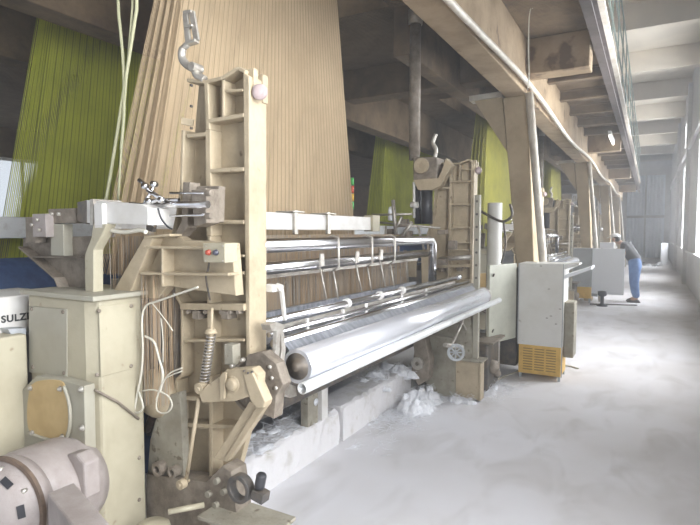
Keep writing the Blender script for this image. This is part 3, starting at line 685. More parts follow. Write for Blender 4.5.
# dark mechanism visible left of the frame between housing and tower
m = MB()
for x, y, r in ((168, 345, .02), (174, 338, .014), (163, 372, .05), (150, 385, .06), (170, 395, .03)):
    c = at(x, y, Y=1.9); m.lathe(c, (0, -1, 0), [(0, -.02), (r, -.02), (r, .02), (r*.6, .035), (0, .036)], 20)
m.bar(at(165, 300, Y=1.9), at(172, 352, Y=1.9), .03, .03).bar(at(160, 355, Y=1.92), at(182, 352, Y=1.92), .02, .05)
m.each('dobby_linkage', M['dark'], loom)
m = MB(); c = at(153, 394, Y=1.70); m.lathe(c, (0, -1, 0), [(0, -.06), (.115, -.06), (.115, .0), (.09, .03), (0, .035)], 28).build('brake_drum', M['paint'], loom)
m = MB().tube([at(147, 430, Y=1.85), at(160, 395, Y=1.8)], .02, 10).build('brake_rod', M['rust'], loom)
# grey base box behind plate
# cables on the housing side
for pts, r in (([(198, 287), (178, 294), (158, 301), (146, 306), (142, 320), (143, 350), (141, 375), (137, 395), (135, 412), (143, 408), (139, 392)], .0065),
               ([(182, 368), (168, 375), (158, 395), (157, 410), (166, 413), (172, 406), (168, 396), (154, 390), (142, 391)], .0045),
               ([(145, 336), (154, 342), (159, 358), (163, 375), (160, 392)], .007),
               ([(152, 303), (164, 318), (173, 331)], .003), ([(161, 318), (163, 340), (163, 362)], .003), ([(182, 371), (164, 380), (156, 400)], .004)):
    MB().tube(smoothpath([at(x, y, Y=1.60) for x, y in pts]), r*.75, 7).build('cable', M['wire'], loom)
# support posts on the plinth
p = at(322, 418, X=-1.98); q = at(328, 418, X=-1.98)
zc0 = .27
sp = MB().box(-2.05, -1.98, p.y, q.y, zc0, .80).build('support_post', M['whitebeam'], loom, bevel=.002)
p = at(308, 416, X=-1.99); q = at(318, 416, X=-1.99)
sp2 = MB().box(-2.05, -1.99, p.y, q.y, zc0, .78).build('support_post', M['olive'], loom, bevel=.002)
c = at(316, 402, X=-1.985); MB().lathe(c, (1, 0, 0), [(0, -.002), (.024, -.002), (.026, .002), (0, .003)], 16).build('lint_plug', M['lint'], sp2)
# far end assembly
Yfar = 4.98
bp_ = [at(413, 157, Y=4.85), at(437, 157, Y=4.85), at(437, 181, Y=4.85), at(413, 181, Y=4.85)]
bh = MB().prism(bp_, (0, .2, 0)).build('bearing_block', M['greycast'], loom, bevel=.01)
c = at(422, 166, Y=4.85); MB().ring(c, (0, -1, 0), .03, .075, .03, 24).cyl(c, c+Vector((0, -.015, 0)), .035, 16).build('bearing_ring', M['paint'], bh, bevel=.003)
MB().prism([at(x, y, Y=4.83) for x, y in [(413, 180), (438, 178), (441, 172), (446, 158), (452, 165), (440, 186), (432, 190), (418, 190)]], (0, .1, 0)).build('bearing_bracket', M['paint'], loom, bevel=.004)
a, b = at(414.5, 160, Y=4.93), at(413, 30, Y=4.93)
MB().tube([(a.x, 4.93, a.z), (a.x, 4.93, 3.62)], .055, 20).build('drive_shaft_tube', M['greycast'], loom)
MB().lathe((a.x, 4.93, 3.62), (0, 0, 1), [(.07, 0), (.07, .14), (.03, .15), (.02, .2), (0, .2)], 20).build('shaft_coupling', M['steel'], loom)
a, b = at(427, 190, Y=4.9), at(427, 224, Y=4.9)
MB().tube([a, b], .055, 20).tube([at(418, 186, Y=4.98), at(418, 224, Y=4.98)], .035, 14).build('damper_cylinder', M['black'], loom)
MB().tube([at(414, 182, Y=4.85), at(414, 218, Y=4.85)], .014, 8).tube([at(411, 205, Y=4.83), at(418, 205, Y=4.83)], .03, 8).build('tie_rod', M['whitebeam'], loom)
m = MB().tube(smoothpath([at(434, 160, Y=4.9), at(436, 150, Y=4.9), at(433, 143, Y=4.9), at(436, 134, Y=4.9)]), .02, 8); m.build('hook_lever', M['steel'], loom)
# left lower steps of the far frame & scattered mechanism between 370 and 440
m = MB()
rnd = random.Random(3)
m.prism([at(x, y, Y=4.9) for x, y in [(431, 300), (470, 300), (474, 395), (425, 385), (428, 340)]], (0, .1, 0)).build('far_base_casting', M['olive'], loom, bevel=.005)
m = MB()
for x, y, w, hh, mm in ((399, 262, 10, 18, 0), (408, 235, 8, 12, 0), (390, 232, 12, 9, 0), (404, 222, 10, 8, 0), (440, 262, 18, 8, 0), (452, 245, 10, 12, 0), (380, 244, 6, 20, 0), (442, 232, 12, 6, 0)):
    p = at(x, y, Y=4.8); m.box(p.x-w*.0035, p.x+w*.0035, 4.78, 4.86, p.z-hh*.0035, p.z+hh*.0035)
m.each('linkage_block', M['greycast'], loom, bevel=.006)
m = MB()
for (x0, y0), (x1, y1), r in (((393, 200), (396, 235), .02), ((400, 240), (412, 222), .02), ((372, 215), (412, 214), .012), ((376, 222), (440, 228), .01), ((405, 250), (408, 290), .018), ((386, 226), (384, 262), .012), ((394, 226), (418, 226), .012), ((402, 217), (394, 232), .016), ((418, 226), (424, 250), .012)):
    m.tube([at(x0, y0, Y=4.75), at(x1, y1, Y=4.75)], r, 8)
m.tube([at(440, 259, Y=4.9), at(471, 257, Y=4.9)], .022, 10)
m.each('linkage_rod', M['steel'], loom)
m = MB(); 
m.lathe(at(392, 206, Y=4.78)-Vector((0, 0, .0)), (0, 0, -1), [(0, 0), (.03, .01), (.04, .04), (.04, .14), (0, .15)], 16).build('lubricant_bottle', M['whitecool'], loom)
m = MB().prism([at(x, y, Y=4.86) for x, y in [(400, 256), (416, 256), (416, 277), (400, 277)]], (0, .03, 0)); m.prism([at(x, y, Y=4.86) for x, y in [(421, 254), (432, 254), (431, 300), (422, 300)]], (0, .08, 0))
m.each('inner_plate', M['paint'], loom, bevel=.003)
for c_, r in ((at(456, 352, X=-1.45), .075), ):
    wl = MB().ring(c_, (.3, -1, 0), r*.72, r, .03, 28)
    for k in range(4):
        a = PI*k/4; d = Vector((math.cos(a), .3*math.cos(a), math.sin(a))).normalized(); wl.tube([c_-d*r*.8+Vector((.0, -.015, 0)), c_+d*r*.8+Vector((.0, -.015, 0))], .006, 6)
    wl.build('hand_wheel', M['greycab'], loom)
m = MB()
for (x0, y0), (x1, y1), r in (((463, 320), (452, 345), .012), ((462, 322), (475, 345), .008), ((445, 345), (462, 347), .02), ((470, 310), (484, 345), .008)): m.tube([at(x0, y0, X=-1.5), at(x1, y1, X=-1.5)], r, 8)
m.each('linkage_rod', M['steel'], loom)
dc = MB().box(-2.0, -1.36, 5.15, 5.6, .02, .50).build('shadow_case', M['dark'], loom, bevel=.02)  # dark box added to stand for the shadows here, also hides the pipe foot
MB().box(-1.98, -1.30, 5.12, 5.62, .5, .52).build('case_lid', M['greycast'], dc, bevel=.003)
for q_, r_ in (((-1.32, 5.3, .24), .07), ((-1.33, 5.45, .14), .045)): MB().lathe(q_, (1, -.5, 0), [(0, -.1), (r_, -.1), (r_, 0), (r_*.6, .02), (0, .02)], 18).build('pulley', M['greycast'], dc)
# foot stands under the far frame
m = MB().prism([at(x, y, Y=4.62) for x, y in [(412, 333), (424, 336), (430, 362), (428, 380), (418, 386), (411, 372), (414, 352)]], (0, .12, 0)).build('ratchet_casting', M['greycast'], loom, bevel=.006)
c = at(418, 363, Y=4.62); MB().ring(c, (0, -1, 0), .02, .06, .03, 20).build('ratchet_wheel', M['steel'], loom, bevel=.003)
bxp('far_side_plate', 427, 455, 335, 398, 4.84, .04, 'olive')

# yellowish electrical foot box at the far corner is the far foot_box above; grey perforated bar and stand pipe
gb = at(478, 195, X=-1.42); 
m = MB().bar((-1.42, gb.y, .02), (-1.42, gb.y, gb.z), .05, .05, side=(1, 0, 0)); o = m.build('perforated_post', M['plate'], loom, bevel=.003)
m = MB()
for zz in [gb.z-.06-.12*i for i in range(9)]: m.cyl((-1.42, gb.y-.03, zz), (-1.42, gb.y-.024, zz), .012, 8)
m.each('post_hole', M['dark'], o)
# signal lamp stack beside harness
sl = at(352, 190, Y=4.8)
for i, mm in enumerate(('green_led', 'red_led', 'yel_led', 'green_led')):
    c = at(352, 178+8*i, Y=4.8); MB().tube([c, at(352, 178+8*i+7, Y=4.8)], .02, 12).build('signal_lamp', M[mm], loom)
MB().tube([at(352, 210, Y=4.8), at(352.3, 235, Y=4.8)], .008, 8).build('signal_lamp_stem', M['dark'], loom)

# copies of the loom down the row
loom_text = ['beige loom directly behind the first brown column', 'beige loom behind the second brown column along the aisle', 'farthest beige loom seen down the row']
SK = ('lettering', 'heddle_wires', 'cable')
for k in range(3):
    c = copy_tree(loom, None, SK); c.location = L0+Vector((0, PITCH*(k+1), 0)); c['label'] = loom_text[k]

# ------------------------------------------------------------------ harness curtains
def harness(name, x0, yb0, yb1, yt0, yt1, mt, label, zb=1.35, layers=5, n=225, r=.0029, spread=.09):
    root = empty(name, (x0, (yb0+yb1)/2, zb), label, 'loom harness', 'jacquard harness curtains')
    m = MB(); md = MB()
    for l in range(layers):
        xb = x0+(l-(layers-1)/2)*spread; xt = x0+(l-(layers-1)/2)*spread*.5
        for i in range(n):
            t = (i+.37*l+random.uniform(-.1, .1))/n
            (md if (i+l) % 5 == 0 else m).tube([(xb, yb0+(yb1-yb0)*t, zb), (xt, yt0+(yt1-yt0)*t, 4.0)], r, 3)
    for q, mm in ((m, mt), (md, mt+'dark')):
        c = q.build('harness_cords', M[mm], root); c['kind'] = 'stuff'
    MB().box(x0-.3, x0+.3, yt0-.05, yt1+.05, 4.02, 4.10).build('hook_board', M['dark'], root)
    return root
h1 = harness('jacquard_harness', -2.66, 1.98, 4.5, 2.62, 4.25, 'warp', 'broad beige curtain of harness cords rising from the nearest loom')
g1 = harness('jacquard_harness', -2.66, 2.02+PITCH, 4.6+PITCH, 2.6+PITCH, 4.3+PITCH, 'warpgreen', 'yellow-green harness cords just left of the first brown column', zb=1.35)
for k, t in ((2, 'small yellow-green harness seen right of the first brown column'),):
    c = copy_tree(g1); c.location = g1.location+Vector((0, PITCH, 0)); c['label'] = t
b1 = harness('jacquard_harness', -4.85, 2.5, 6.2, 3.0, 5.9, 'warplime', 'broad blurred yellow-green harness curtain at the far left', zb=1.2, r=.0042)
c = copy_tree(b1); c.location = b1.location+Vector((0, PITCH, 0)); c['label'] = 'yellow-green harness behind the black shaft of the nearest loom'
# cord strands hanging at left
for k, (pts, r) in enumerate(([[(118, 8), (123, 60), (124, 110), (121, 150)], .011], [[(138, 0), (124, 90), (112, 165), (106, 200)], .012], [[(133, 0), (128, 60), (124, 110), (118, 200)], .008])):
    d = smoothpath([at(x, y, Y=1.95) for x, y in pts]); d[0].z = max(d[0].z, 3.0)
    tag(MB().tube(d, r*.75, 8).build('tie_cord', M['tie']), ['short straight pale cord ending in a dark hook, leftmost of three', 'thick slanting pale cord crossing before the green curtain', 'thin slanting pale cord running beside the thick one'][k], 'cord', 'cords left of the beige curtain')

# ------------------------------------------------------------------ back row pieces
bk = empty('back_row_loom', (-4.6, 4.4, 0), 'dark blue draped loom in the back row at the left edge', 'loom', 'looms in the back row')
MB().box(-4.5, -4.4, .65, 6.3, 1.55, 1.72).build('frame_rail', M['tubepaint'], bk, bevel=.01)
MB().cyl((-4.3, 1.2, 1.15), (-4.3, 6.0, 1.15), .25, 32).build('cloth_beam', M['navy'], bk)
MB().box(-5.3, -4.1, .6, 1.0, 0, 1.5).build('side_frame', M['greycab'], bk, bevel=.02)
MB().box(-5.3, -4.1, 6.2, 6.5, 0, 1.9).build('side_frame', M['greycab'], bk, bevel=.02)
MB().box(-5.2, -4.2, 1.0, 6.2, .3, .8).build('cross_beam', M['dark'], bk, bevel=.02)
MB().tube([(-4.0, .8, 1.0), (-4.0, 6.2, 1.0)], .02, 8).build('guide_rail', M['chrome'], bk)
c = copy_tree(bk); c.location = bk.location+Vector((0, PITCH, 0)); c['label'] = 'back row loom glimpsed beyond the far frame of the nearest loom'

# ------------------------------------------------------------------ plinths and lint
def plinth(y0, y1, label, seed):
    rn = random.Random(seed); m = MB(); N = 24; rows = []
    prof = [(-2.0, 0), (-2.0, .13), (-2.005, .25), (-2.03, .268), (-2.14, .27), (-2.27, .268), (-2.28, .1), (-2.28, 0)]
    vs = []
    for i in range(N+1):
        y = y0+(y1-y0)*i/N
        for j, (x, z) in enumerate(prof):
            a = .008 if 0 < j < 5 else 0
            vs.append((x+rn.uniform(-a, a), y+(rn.uniform(-.02, .02) if i in (0, N) and z else 0), z+(rn.uniform(-a, a)*.8 if z else 0)))
    P_ = len(prof)
    fs = [(i*P_+j, i*P_+j+1, (i+1)*P_+j+1, (i+1)*P_+j) for i in range(N) for j in range(P_-1)]
    fs += [tuple(range(P_)), tuple(N*P_+j for j in range(P_-1, -1, -1)), ]
    fs += [(i*P_+P_-1, i*P_, (i+1)*P_, (i+1)*P_+P_-1) for i in range(N)]
    m.add(vs, fs); o = m.build('concrete_plinth', M['curb'], None, bevel=.006); tag(o, label, 'plinth', 'concrete plinths under the loom')
plinth(2.0, 3.37, 'near concrete plinth under the loom, its end by the clamp ring', 1)
plinth(3.43, 4.75, 'farther concrete plinth beyond the crack, heaped with lint', 2)
def lint(label, spots, strands, box, seed):
    rn = random.Random(seed); m = MB()
    for (x, y, z, rx, ry, rz) in spots:
        n1, n2 = 18, 8; vs = []; f1, f2, f3 = rn.uniform(0, 6), rn.uniform(0, 6), rn.uniform(0, 6)
        for j in range(n2+1):
            for i in range(n1):
                th = 2*PI*i/n1; ph = (PI/2)*j/n2; q = 1+.13*math.sin(3*th+f1)*math.cos(ph)+.1*math.sin(5*th+f2+2*ph)*math.cos(ph)+.06*math.sin(7*ph+f3)
                vs.append((x+rx*math.cos(th)*math.cos(ph)*q, y+ry*math.sin(th)*math.cos(ph)*q, z+rz*math.sin(ph)*q))
        m.add(vs, [(j*n1+i, j*n1+(i+1) % n1, (j+1)*n1+(i+1) % n1, (j+1)*n1+i) for j in range(n2) for i in range(n1)], True)
    x0, x1, y0, y1, zf = box
    for _ in range(strands):
        x, y = rn.uniform(x0, x1), rn.uniform(y0, y1); z = zf(x, y); d = Vector((rn.uniform(-1, 1), rn.uniform(-1, 1), 0))
        p = Vector((x, y, z)); pts = [p]
        for k in range(5):
            d = (d+Vector((rn.uniform(-.7, .7), rn.uniform(-.7, .7), rn.uniform(-.1, .1)))).normalized(); p = p+d*.025
            p = Vector((p.x, p.y, max(z, p.z)+.001*k)); pts.append(p)
        m.tube(pts, .0016, 4)
    if x1 - x0 > .3:
        for _ in range(strands*2):      # tangled fibres standing off the heaps
            sx = rn.choice(spots); th = rn.uniform(0, 2*PI); ph = rn.uniform(.1, 1.4); k = 1.05
            p = Vector((sx[0]+sx[3]*math.cos(th)*math.cos(ph)*k, sx[1]+sx[4]*math.sin(th)*math.cos(ph)*k, sx[2]+sx[5]*math.sin(ph)*k)); pts = [p]
            d = Vector((rn.uniform(-1, 1), rn.uniform(-1, 1), rn.uniform(-.2, .8)))
            for kk in range(4):
                d = (d+Vector((rn.uniform(-.8, .8), rn.uniform(-.8, .8), rn.uniform(-.9, .5)))).normalized(); p = p+d*.018; p = Vector((p.x, p.y, max(.004, p.z))); pts.append(p)
            m.tube(pts, .0013, 4)
    o = m.build('cotton_lint', M['lint']); tag(o, label, 'lint', kind='stuff')
rn = random.Random(5)
lint('white cotton lint heaped over the far end of the farther plinth', [(rn.uniform(-2.2, -1.95), rn.uniform(4.1, 4.75), rn.uniform(.2, .26), rn.uniform(.03, .1), rn.uniform(.04, .13), rn.uniform(.03, .09)) for _ in range(16)]+[(rn.uniform(-1.95, -1.72), rn.uniform(4.1, 4.7), 0, rn.uniform(.03, .12), rn.uniform(.04, .12), rn.uniform(.02, .14)) for _ in range(18)],
     400, (-2.0, -1.65, 3.95, 4.8, lambda x, y: .01), 5)
lint('white cotton lint scattered on the near plinth top', [(rn.uniform(-2.24, -2.04), rn.uniform(2.1, 3.2), .262, rn.uniform(.015, .05), rn.uniform(.02, .09), rn.uniform(.008, .03)) for _ in range(16)], 160, (-2.25, -2.03, 2.05, 3.3, lambda x, y: .273), 6)
lint('lint and thread scraps on the floor around the yellow-beige foot box', [(rn.uniform(-2.0, -1.3), rn.uniform(4.75, 5.6), 0, rn.uniform(.02, .06), rn.uniform(.02, .07), rn.uniform(.01, .05)) for _ in range(22)], 300, (-1.95, -1.15, 4.85, 5.7, lambda x, y: .006), 8)
lint('small white lint flecks on the floor below the plinth crack', [(at(x, y, Z=0).x, at(x, y, Z=0).y, 0, .018, .02, .012) for x, y in ((354, 447), (376, 423), (385, 420), (391, 417), (380, 417), (369, 425), (395, 412))], 40, (-1.93, -1.6, 3.3, 4.3, lambda x, y: .004), 9)

# ------------------------------------------------------------------ cabinets
cb = empty('control_cabinet', (-1.02, 6.05, 0), 'off-white control cabinet with yellow vented base near the first column', 'cabinet', 'control cabinets along the aisle')
a, b = at(519, 263, Y=5.95), at(564, 262, Y=5.95); zt_ = a.z; x0, x1 = a.x, b.x; zv = at(540, 346, Y=5.95).z; zl = at(540, 375, Y=5.95).z
MB().box(x0, x1, 5.95, 6.35, zv, zt_).build('body', M['white'], cb, bevel=.006)
vb = MB().box(x0+.012, x1-.012, 5.955, 6.34, zl, zv).build('vent_base', M['yellow'], cb, bevel=.004)
m = MB()
for i in range(9):
    for j in range(3):
        zz = zl+.05+(zv-zl-.09)*i/8; xa = x0+.05+(x1-x0-.1)*j/3; m.box(xa+.01, xa+(x1-x0-.1)/3-.01, 5.951, 5.956, zz-.006, zz+.006)
m.build('vent_slots', M['yellowdk'], vb)
for x in (x0+.02, x1-.04):
    for y in (5.96, 6.3): MB().box(x, x+.025, y, y+.025, 0, zl).build('leg', M['greycab'], cb)
MB().box(x0-.004, x0+.006, 5.944, 5.95, zv, zt_).box(x1-.006, x1+.004, 5.944, 5.95, zl, zt_).build('edge_trim', M['greycab'], cb)
m = MB()
for px, py in ((549, 289), (547, 318), (551, 316), (560, 309), (541, 266), (556, 324)): p = at(px, py, Y=5.949); m.box(p.x-.012, p.x+.01, 5.948, 5.9505, p.z-.004, p.z+.003)
m.each('paint_chip', M['rust'], cb)
tr = MB().prism([(x1, 6.0, zt_-.16), (x1+.26, 6.0, zt_-.05), (x1+.26, 6.0, zt_-.02), (x1, 6.0, zt_-.12)], (0, .35, 0)).build('tray', M['whitecool'], cb, bevel=.003)
MB().prism([(x1, 6.02, zt_-.06), (x1+.14, 6.02, zt_-.01), (x1+.14, 6.02, zt_+.01), (x1, 6.02, zt_-.0)], (0, .25, 0)).build('keyboard', M['white'], tr, bevel=.003)
MB().box(x1, x1+.1, 6.05, 6.3, .25, .85).build('side_duct', M['olive'], cb, bevel=.01)
# open grey door on the left
e0, e1 = at(490, 267, Y=5.42), at(517, 262, Y=5.92); v = (Vector((e1.x, e1.y, 0))-Vector((e0.x, e0.y, 0))); nn = Vector((v.y, -v.x, 0)).normalized()
zb0 = .44
dd = MB().prism([(e0.x, e0.y, zb0), (e1.x, e1.y, zb0), (e1.x, e1.y, 1.26), (e0.x, e0.y, 1.26)], nn*-.035).build('door', M['greygreen'], cb, bevel=.003)
m = MB()
for zz in (.56, 1.14): p = Vector((e0.x, e0.y, zz))+v*.12; m.bar(p+nn*.0, p+nn*.012+Vector((0, 0, .03)), .012, .03)
m.each('door_latch', M['dark'], dd)
MB().box(-1.62, x0-.03, 6.02, 6.38, .1, 1.2).build('rear_body', M['dark'], cb, bevel=.01)
# white stand pipe behind
a, b = at(495, 203, Y=5.75), at(495, 300, Y=5.75)
tag(MB().ring((a.x, 5.75, 0), (0, 0, 1), .062, .077, a.z, 28).build('stand_pipe', M['white']), 'thick off-white upright pipe left of the first brown column', 'pipe')
for pl in bpy.data.objects['stand_pipe'].data.polygons: pl.use_smooth = True
m = MB(); s_ = Vector((a.x, 5.66, a.z-.14))
m.tube(smoothpath([s_+Vector((-.14, 0, .06)), s_+Vector((0, 0, -.02)), s_+Vector((.12, -.02, -.06)), s_+Vector((.2, 0, 0)), s_+Vector((.18, 0, .12))]), .014, 8).tube(smoothpath([s_+Vector((.12, -.02, -.06)), s_+Vector((.14, 0, -.3)), s_+Vector((.1, 0, -.5))]), .01, 8)
tag(m.build('looped_cable', M['dark']), 'dark cable looped over the thick upright pipe', 'cable')

# second cabinet further down
c2_ = empty('control_cabinet', (-1.0, 13.0, 0), 'grey cabinet with open white door beside the bending person', 'cabinet', 'control cabinets along the aisle')
a, b = at(573, 248, Y=13.0), at(592.5, 249, Y=13.0); zt_ = a.z
MB().box(a.x, b.x, 13.0, 13.25, .36, zt_).build('body', M['greycab'], c2_, bevel=.01)
vb = MB().box(a.x+.02, b.x-.01, 13.005, 13.245, .1, .36).build('vent_base', M['yellow'], c2_, bevel=.005)
for x in (a.x+.02, b.x-.06): MB().box(x, x+.04, 13.02, 13.06, 0, .1).build('leg', M['greycab'], c2_)
d0, d1 = at(592.5, 249, Y=12.98), at(625, 252, Y=12.90); zb0 = at(600, 294, Y=12.95).z
MB().prism([(d0.x, d0.y, zb0), (d1.x, d1.y, zb0), (d1.x, d1.y, zt_), (d0.x, d0.y, zt_)], (0, .04, 0)).build('door', M['whitecool'], c2_, bevel=.005)
MB().box(b.x, b.x+.12, 13.05, 13.3, .15, .3).build('foot_bracket', M['greycab'], c2_)
c3 = empty('control_cabinet', (-.96, 6.05+2*PITCH, 0), 'pale cabinet farther along beyond the bending person', 'cabinet', 'control cabinets along the aisle')
MB().box(-1.5, -1.05, 19.85, 20.1, .3, 1.25).build('body', M['whitecool'], c3, bevel=.01); MB().box(-1.48, -1.07, 19.87, 20.08, .05, .3).build('vent_base', M['yellow'], c3)
# small black stand on the floor
b = at(602, 306, Z=0)
tag(MB().lathe((b.x, b.y, 0), (0, 0, 1), [(.11, 0), (.11, .02), (.035, .06), (.035, .2), (.09, .24), (.09, .32), (0, .33)], 18).build('floor_stand', M['black']), 'small black spool-shaped stand on the floor before the grey cabinet', 'stand')
b = at(590, 304, Z=.02); tag(MB().tube([b, b+Vector((.9, .3, 0))], .015, 6).build('floor_rod', M['dark']), 'thin dark rod lying on the floor by the spool-shaped stand', 'rod')
b = at(570, 366, Z=.01); tag(MB().tube(smoothpath([b+Vector((-.22, .12, 0)), b+Vector((-.1, 0, 0)), b, b+Vector((.1, -.08, 0))]), .01, 6).build('floor_cable', M['wire']), 'short pale cable on the floor at the right of the first cabinet', 'cable')
pts = [at(x, y, Z=.01) for x, y in ((497, 380), (505, 376), (516, 372), (522, 368))]
tag(MB().tube(smoothpath(pts), .008, 6).build('floor_cable', M['wire']), 'thin cable on the floor between the foot box and first cabinet', 'cable')
# end of aisle goods
def ebox(name, px0, px1, py0, py1, Y, dy, mt, lab, cat):
    a, b = at(px0, py0, Y=Y), at(px1, py1, Y=Y); m = MB().box(a.x, b.x, Y, Y+dy, 0, a.z); return tag(m.build(name, M[mt], None, bevel=.03), lab, cat)
ebox('white_sack', 661, 668, 243, 253, 30, .5, 'whitecool', 'white sack standing at the far end of the aisle', 'sack')
m = MB(); rn = random.Random(4)
for i in range(7):
    x = -.9+i*.22; r = rn.uniform(.08, .16); m = MB(); n1, n2 = 10, 6; vs = []
    for j in range(n2+1):
        for k in range(n1):
            th = 2*PI*k/n1; ph = PI/2*j/n2; q = 1+rn.uniform(-.15, .15); vs.append((x+r*math.cos(th)*math.cos(ph)*q, 29+.5*math.sin(i)+r*math.sin(th)*math.cos(ph)*q, r*1.2*math.sin(ph)*q))
    m.add(vs, [(j*n1+k, j*n1+(k+1) % n1, (j+1)*n1+(k+1) % n1, (j+1)*n1+k) for j in range(n2) for k in range(n1)], True)
    tag(m.build('rubbish_bundle', M['shirt' if i % 2 else 'greycab']), 'small bundle of rubbish on the floor at the aisle end', 'bundle', 'rubbish at the far aisle end')

# ------------------------------------------------------------------ person
pb = at(633, 302, Z=0); px_, py_ = pb.x, pb.y
def skin(name, verts, edges, radii, m, parent=None, sub=2, root=0):
    me = bpy.data.meshes.new(name); o = bpy.data.objects.new(name, me); col.objects.link(o)
    me.from_pydata(verts, edges, []); me.materials.append(m)
    o.modifiers.new('skin', 'SKIN').use_smooth_shade = True
    me.skin_vertices.new() if not me.skin_vertices else None
    for i, r in enumerate(radii):
        sv = me.skin_vertices[0].data[i]; sv.radius = r if isinstance(r, tuple) else (r, r); sv.use_root = (i == root)
    sb = o.modifiers.new('sub', 'SUBSURF'); sb.levels = sub; sb.render_levels = sub
    if parent: o.parent = parent
    return o
# local frame: person faces -X (to the cabinet), bent at the hips
V = [(0, 0, .86), (-.03, 0, 1.0), (-.10, 0, 1.16), (-.20, 0, 1.28), (-.29, 0, 1.34), (-.36, 0, 1.385),      # 0 pelvis .. 5 neck top
     (0, .09, .82), (-.02, .10, .45), (.03, .10, .09), (-.10, .11, .035),                                       # left leg 6-9
     (0, -.09, .82), (-.01, -.10, .45), (.05, -.10, .09), (-.08, -.11, .035),                                   # right leg 10-13
     (-.22, .17, 1.28), (-.26, .21, 1.05), (-.44, .17, .97), (-.50, .15, .965),                                 # left arm 14-17
     (-.22, -.17, 1.28), (-.24, -.21, 1.05), (-.42, -.19, .96), (-.48, -.17, .955)]                             # right arm 18-21
E = [(0, 1), (1, 2), (2, 3), (3, 4), (4, 5), (0, 6), (6, 7), (7, 8), (8, 9), (0, 10), (10, 11), (11, 12), (12, 13), (3, 14), (14, 15), (15, 16), (16, 17), (3, 18), (18, 19), (19, 20), (20, 21)]
Rr = [(.16, .13), (.14, .11), (.155, .12), (.15, .11), .06, .055, .115, .08, .05, .045, .115, .08, .05, .045, .075, .05, .03, .035, .06, .042, .03, .035]
# head vertices joined to the body
V += [(-.42, 0, 1.43), (-.45, 0, 1.485)]; E += [(5, 22), (22, 23)]; Rr += [.085, .075]
for hnd, s_ in ((17, 1), (21, -1)):
    bx_ = Vector(V[hnd])
    for f in range(5):
        off = (f-1.5)*.018; L = (.065, .075, .07, .055, .045)[f]
        if f < 4: tip = bx_+Vector((-L, off*1.2, -.01)); mid = bx_+Vector((-L*.6, off, .012))
        else: mid = bx_+Vector((-.01, -.035*s_, -.01)); tip = bx_+Vector((-.035, -.05*s_, -.02))
        i = len(V); V += [tuple(mid), tuple(tip)]; E += [(hnd, i), (i, i+1)]; Rr += [.009, .007]
body = skin('person', V, E, Rr, M['skin'])
body.location = (px_+.02, py_, 0)
tag(body, 'person in dark top and blue trousers bending over a cabinet in the aisle', 'person')
def sub_skin(name, idx, grow, m, mov=None):
    mp = {a: i for i, a in enumerate(idx)}; vv = [V[a] for a in idx]; ee = [(mp[a], mp[b]) for a, b in E if a in mp and b in mp]
    rr_ = [tuple(q+grow for q in (Rr[a] if isinstance(Rr[a], tuple) else (Rr[a],)*2)) for a in idx]
    if mov:
        for a, p in mov.items(): vv[mp[a]] = p
    return skin(name, vv, ee, rr_, m, body)
sub_skin('trousers', [0, 1, 6, 7, 8, 10, 11, 12], .026, M['jeans'], {1: (-.03, 0, 1.07)})
sub_skin('shirt', [2, 1, 0, 3, 4, 14, 15, 18, 19], .036, M['shirt'], {0: (.01, 0, .80), 4: (-.26, 0, 1.32), 15: (-.245, .20, 1.13), 19: (-.235, -.20, 1.12)})
def shp(name, c, r, m, sq=(1, 1, 1), half=False):
    mb = MB(); n1, n2 = 20, 12; vs = []
    for j in range(n2+1):
        ph = (0 if half else -PI/2)+(PI/2 if half else PI)*j/n2
        for k in range(n1):
            th = 2*PI*k/n1; vs.append((c[0]+r*sq[0]*math.cos(th)*math.cos(ph), c[1]+r*sq[1]*math.sin(th)*math.cos(ph), c[2]+r*sq[2]*math.sin(ph)))
    mb.add(vs, [(j*n1+k, j*n1+(k+1) % n1, (j+1)*n1+(k+1) % n1, (j+1)*n1+k) for j in range(n2) for k in range(n1)], True)
    ORI[body.name] = Vector((0, 0, 0)); return mb.build(name, m, body)
shp('cap', (-.425, 0, 1.49), .108, M['cap'], (1.08, .95, .75), half=True)
ORI[body.name] = Vector((0, 0, 0))
MB().prism([(-.50, -.08, 1.49), (-.50, .08, 1.49), (-.60, .05, 1.455), (-.60, -.05, 1.455)], (0, 0, .012)).build('cap_brim', M['cap'], body, bevel=.003)
shp('hair', (-.385, 0, 1.445), .092, M['hair'], (.85, 1, .95))
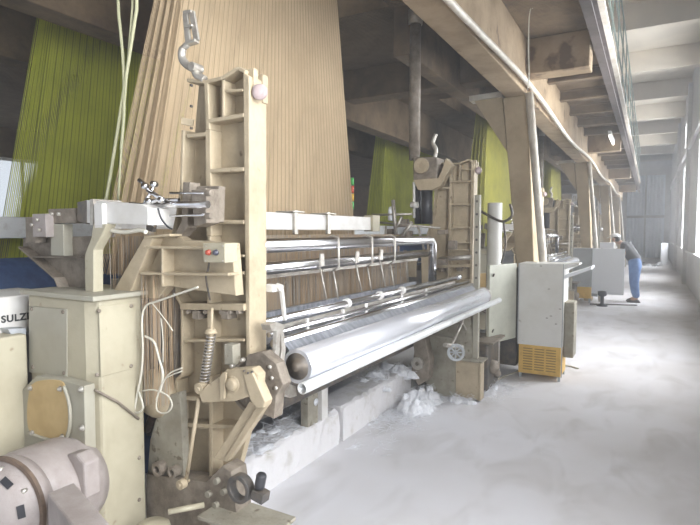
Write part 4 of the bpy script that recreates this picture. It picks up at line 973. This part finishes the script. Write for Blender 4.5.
shp('nose', (-.535, 0, 1.435), .018, M['skin'], (1, .8, 1.3)); shp('ear', (-.43, .095, 1.44), .022, M['skin'], (.8, .4, 1.3)); shp('ear', (-.43, -.095, 1.44), .022, M['skin'], (.8, .4, 1.3))
shp('eye', (-.517, .032, 1.46), .011, M['hair'], (.6, 1, .7)); shp('eye', (-.517, -.032, 1.46), .011, M['hair'], (.6, 1, .7))
for s_, x in ((1, .0), (-1, .02)): shp('shoe', (x-.03, .105*s_, .0), .14, M['shoe'], (1.0, .4, .62), half=True)

# ------------------------------------------------------------------ light
wd = bpy.data.worlds.new('world'); bpy.context.scene.world = wd; wd.use_nodes = True
bg = wd.node_tree.nodes['Background']; bg.inputs[0].default_value = (.86, .92, 1.0, 1); bg.inputs[1].default_value = .8
def area(name, loc, rot, sx, sy, e, c=(1, 1, 1)):
    l = bpy.data.lights.new(name, 'AREA'); l.shape = 'RECTANGLE'; l.size = sx; l.size_y = sy; l.energy = e; l.color = c
    o = bpy.data.objects.new(name, l); col.objects.link(o); o.location = loc; o.rotation_euler = rot; return o
for a, b in wins:      # daylight standing outside each right-hand window
    area('window_daylight', (XW+.6, (a+b)/2, 2.6), (0, PI/2, 0), 3.2, b-a+.3, 400, (.95, .97, 1))
    area('window_daylight', (XW+.6, (a+b)/2, 4.95), (0, PI/2, 0), 1.0, b-a+.3, 150, (.95, .97, 1))
sc = bpy.context.scene
sc.view_settings.view_transform = 'Standard'; sc.view_settings.look = 'None'; sc.view_settings.gamma = 1; sc.view_settings.use_curve_mapping = False
sc.view_settings.exposure = .5

hz_ = MB().box(-12.25, 1.4, -3.4, 37.25, -.1, 6.5)
hm = bpy.data.materials.new('airborne_cotton_dust'); hm.use_nodes = True; nt = hm.node_tree; nt.nodes.clear()
vo = nt.nodes.new('ShaderNodeVolumeScatter'); vo.inputs['Color'].default_value = (.97, .98, 1, 1); vo.inputs['Density'].default_value = HAZE; vo.inputs['Anisotropy'].default_value = .3
ou = nt.nodes.new('ShaderNodeOutputMaterial'); nt.links.new(vo.outputs[0], ou.inputs['Volume'])
tag(hz_.build('dust_haze', hm), 'faint white haze of cotton dust filling the hall air', 'haze', kind='stuff')
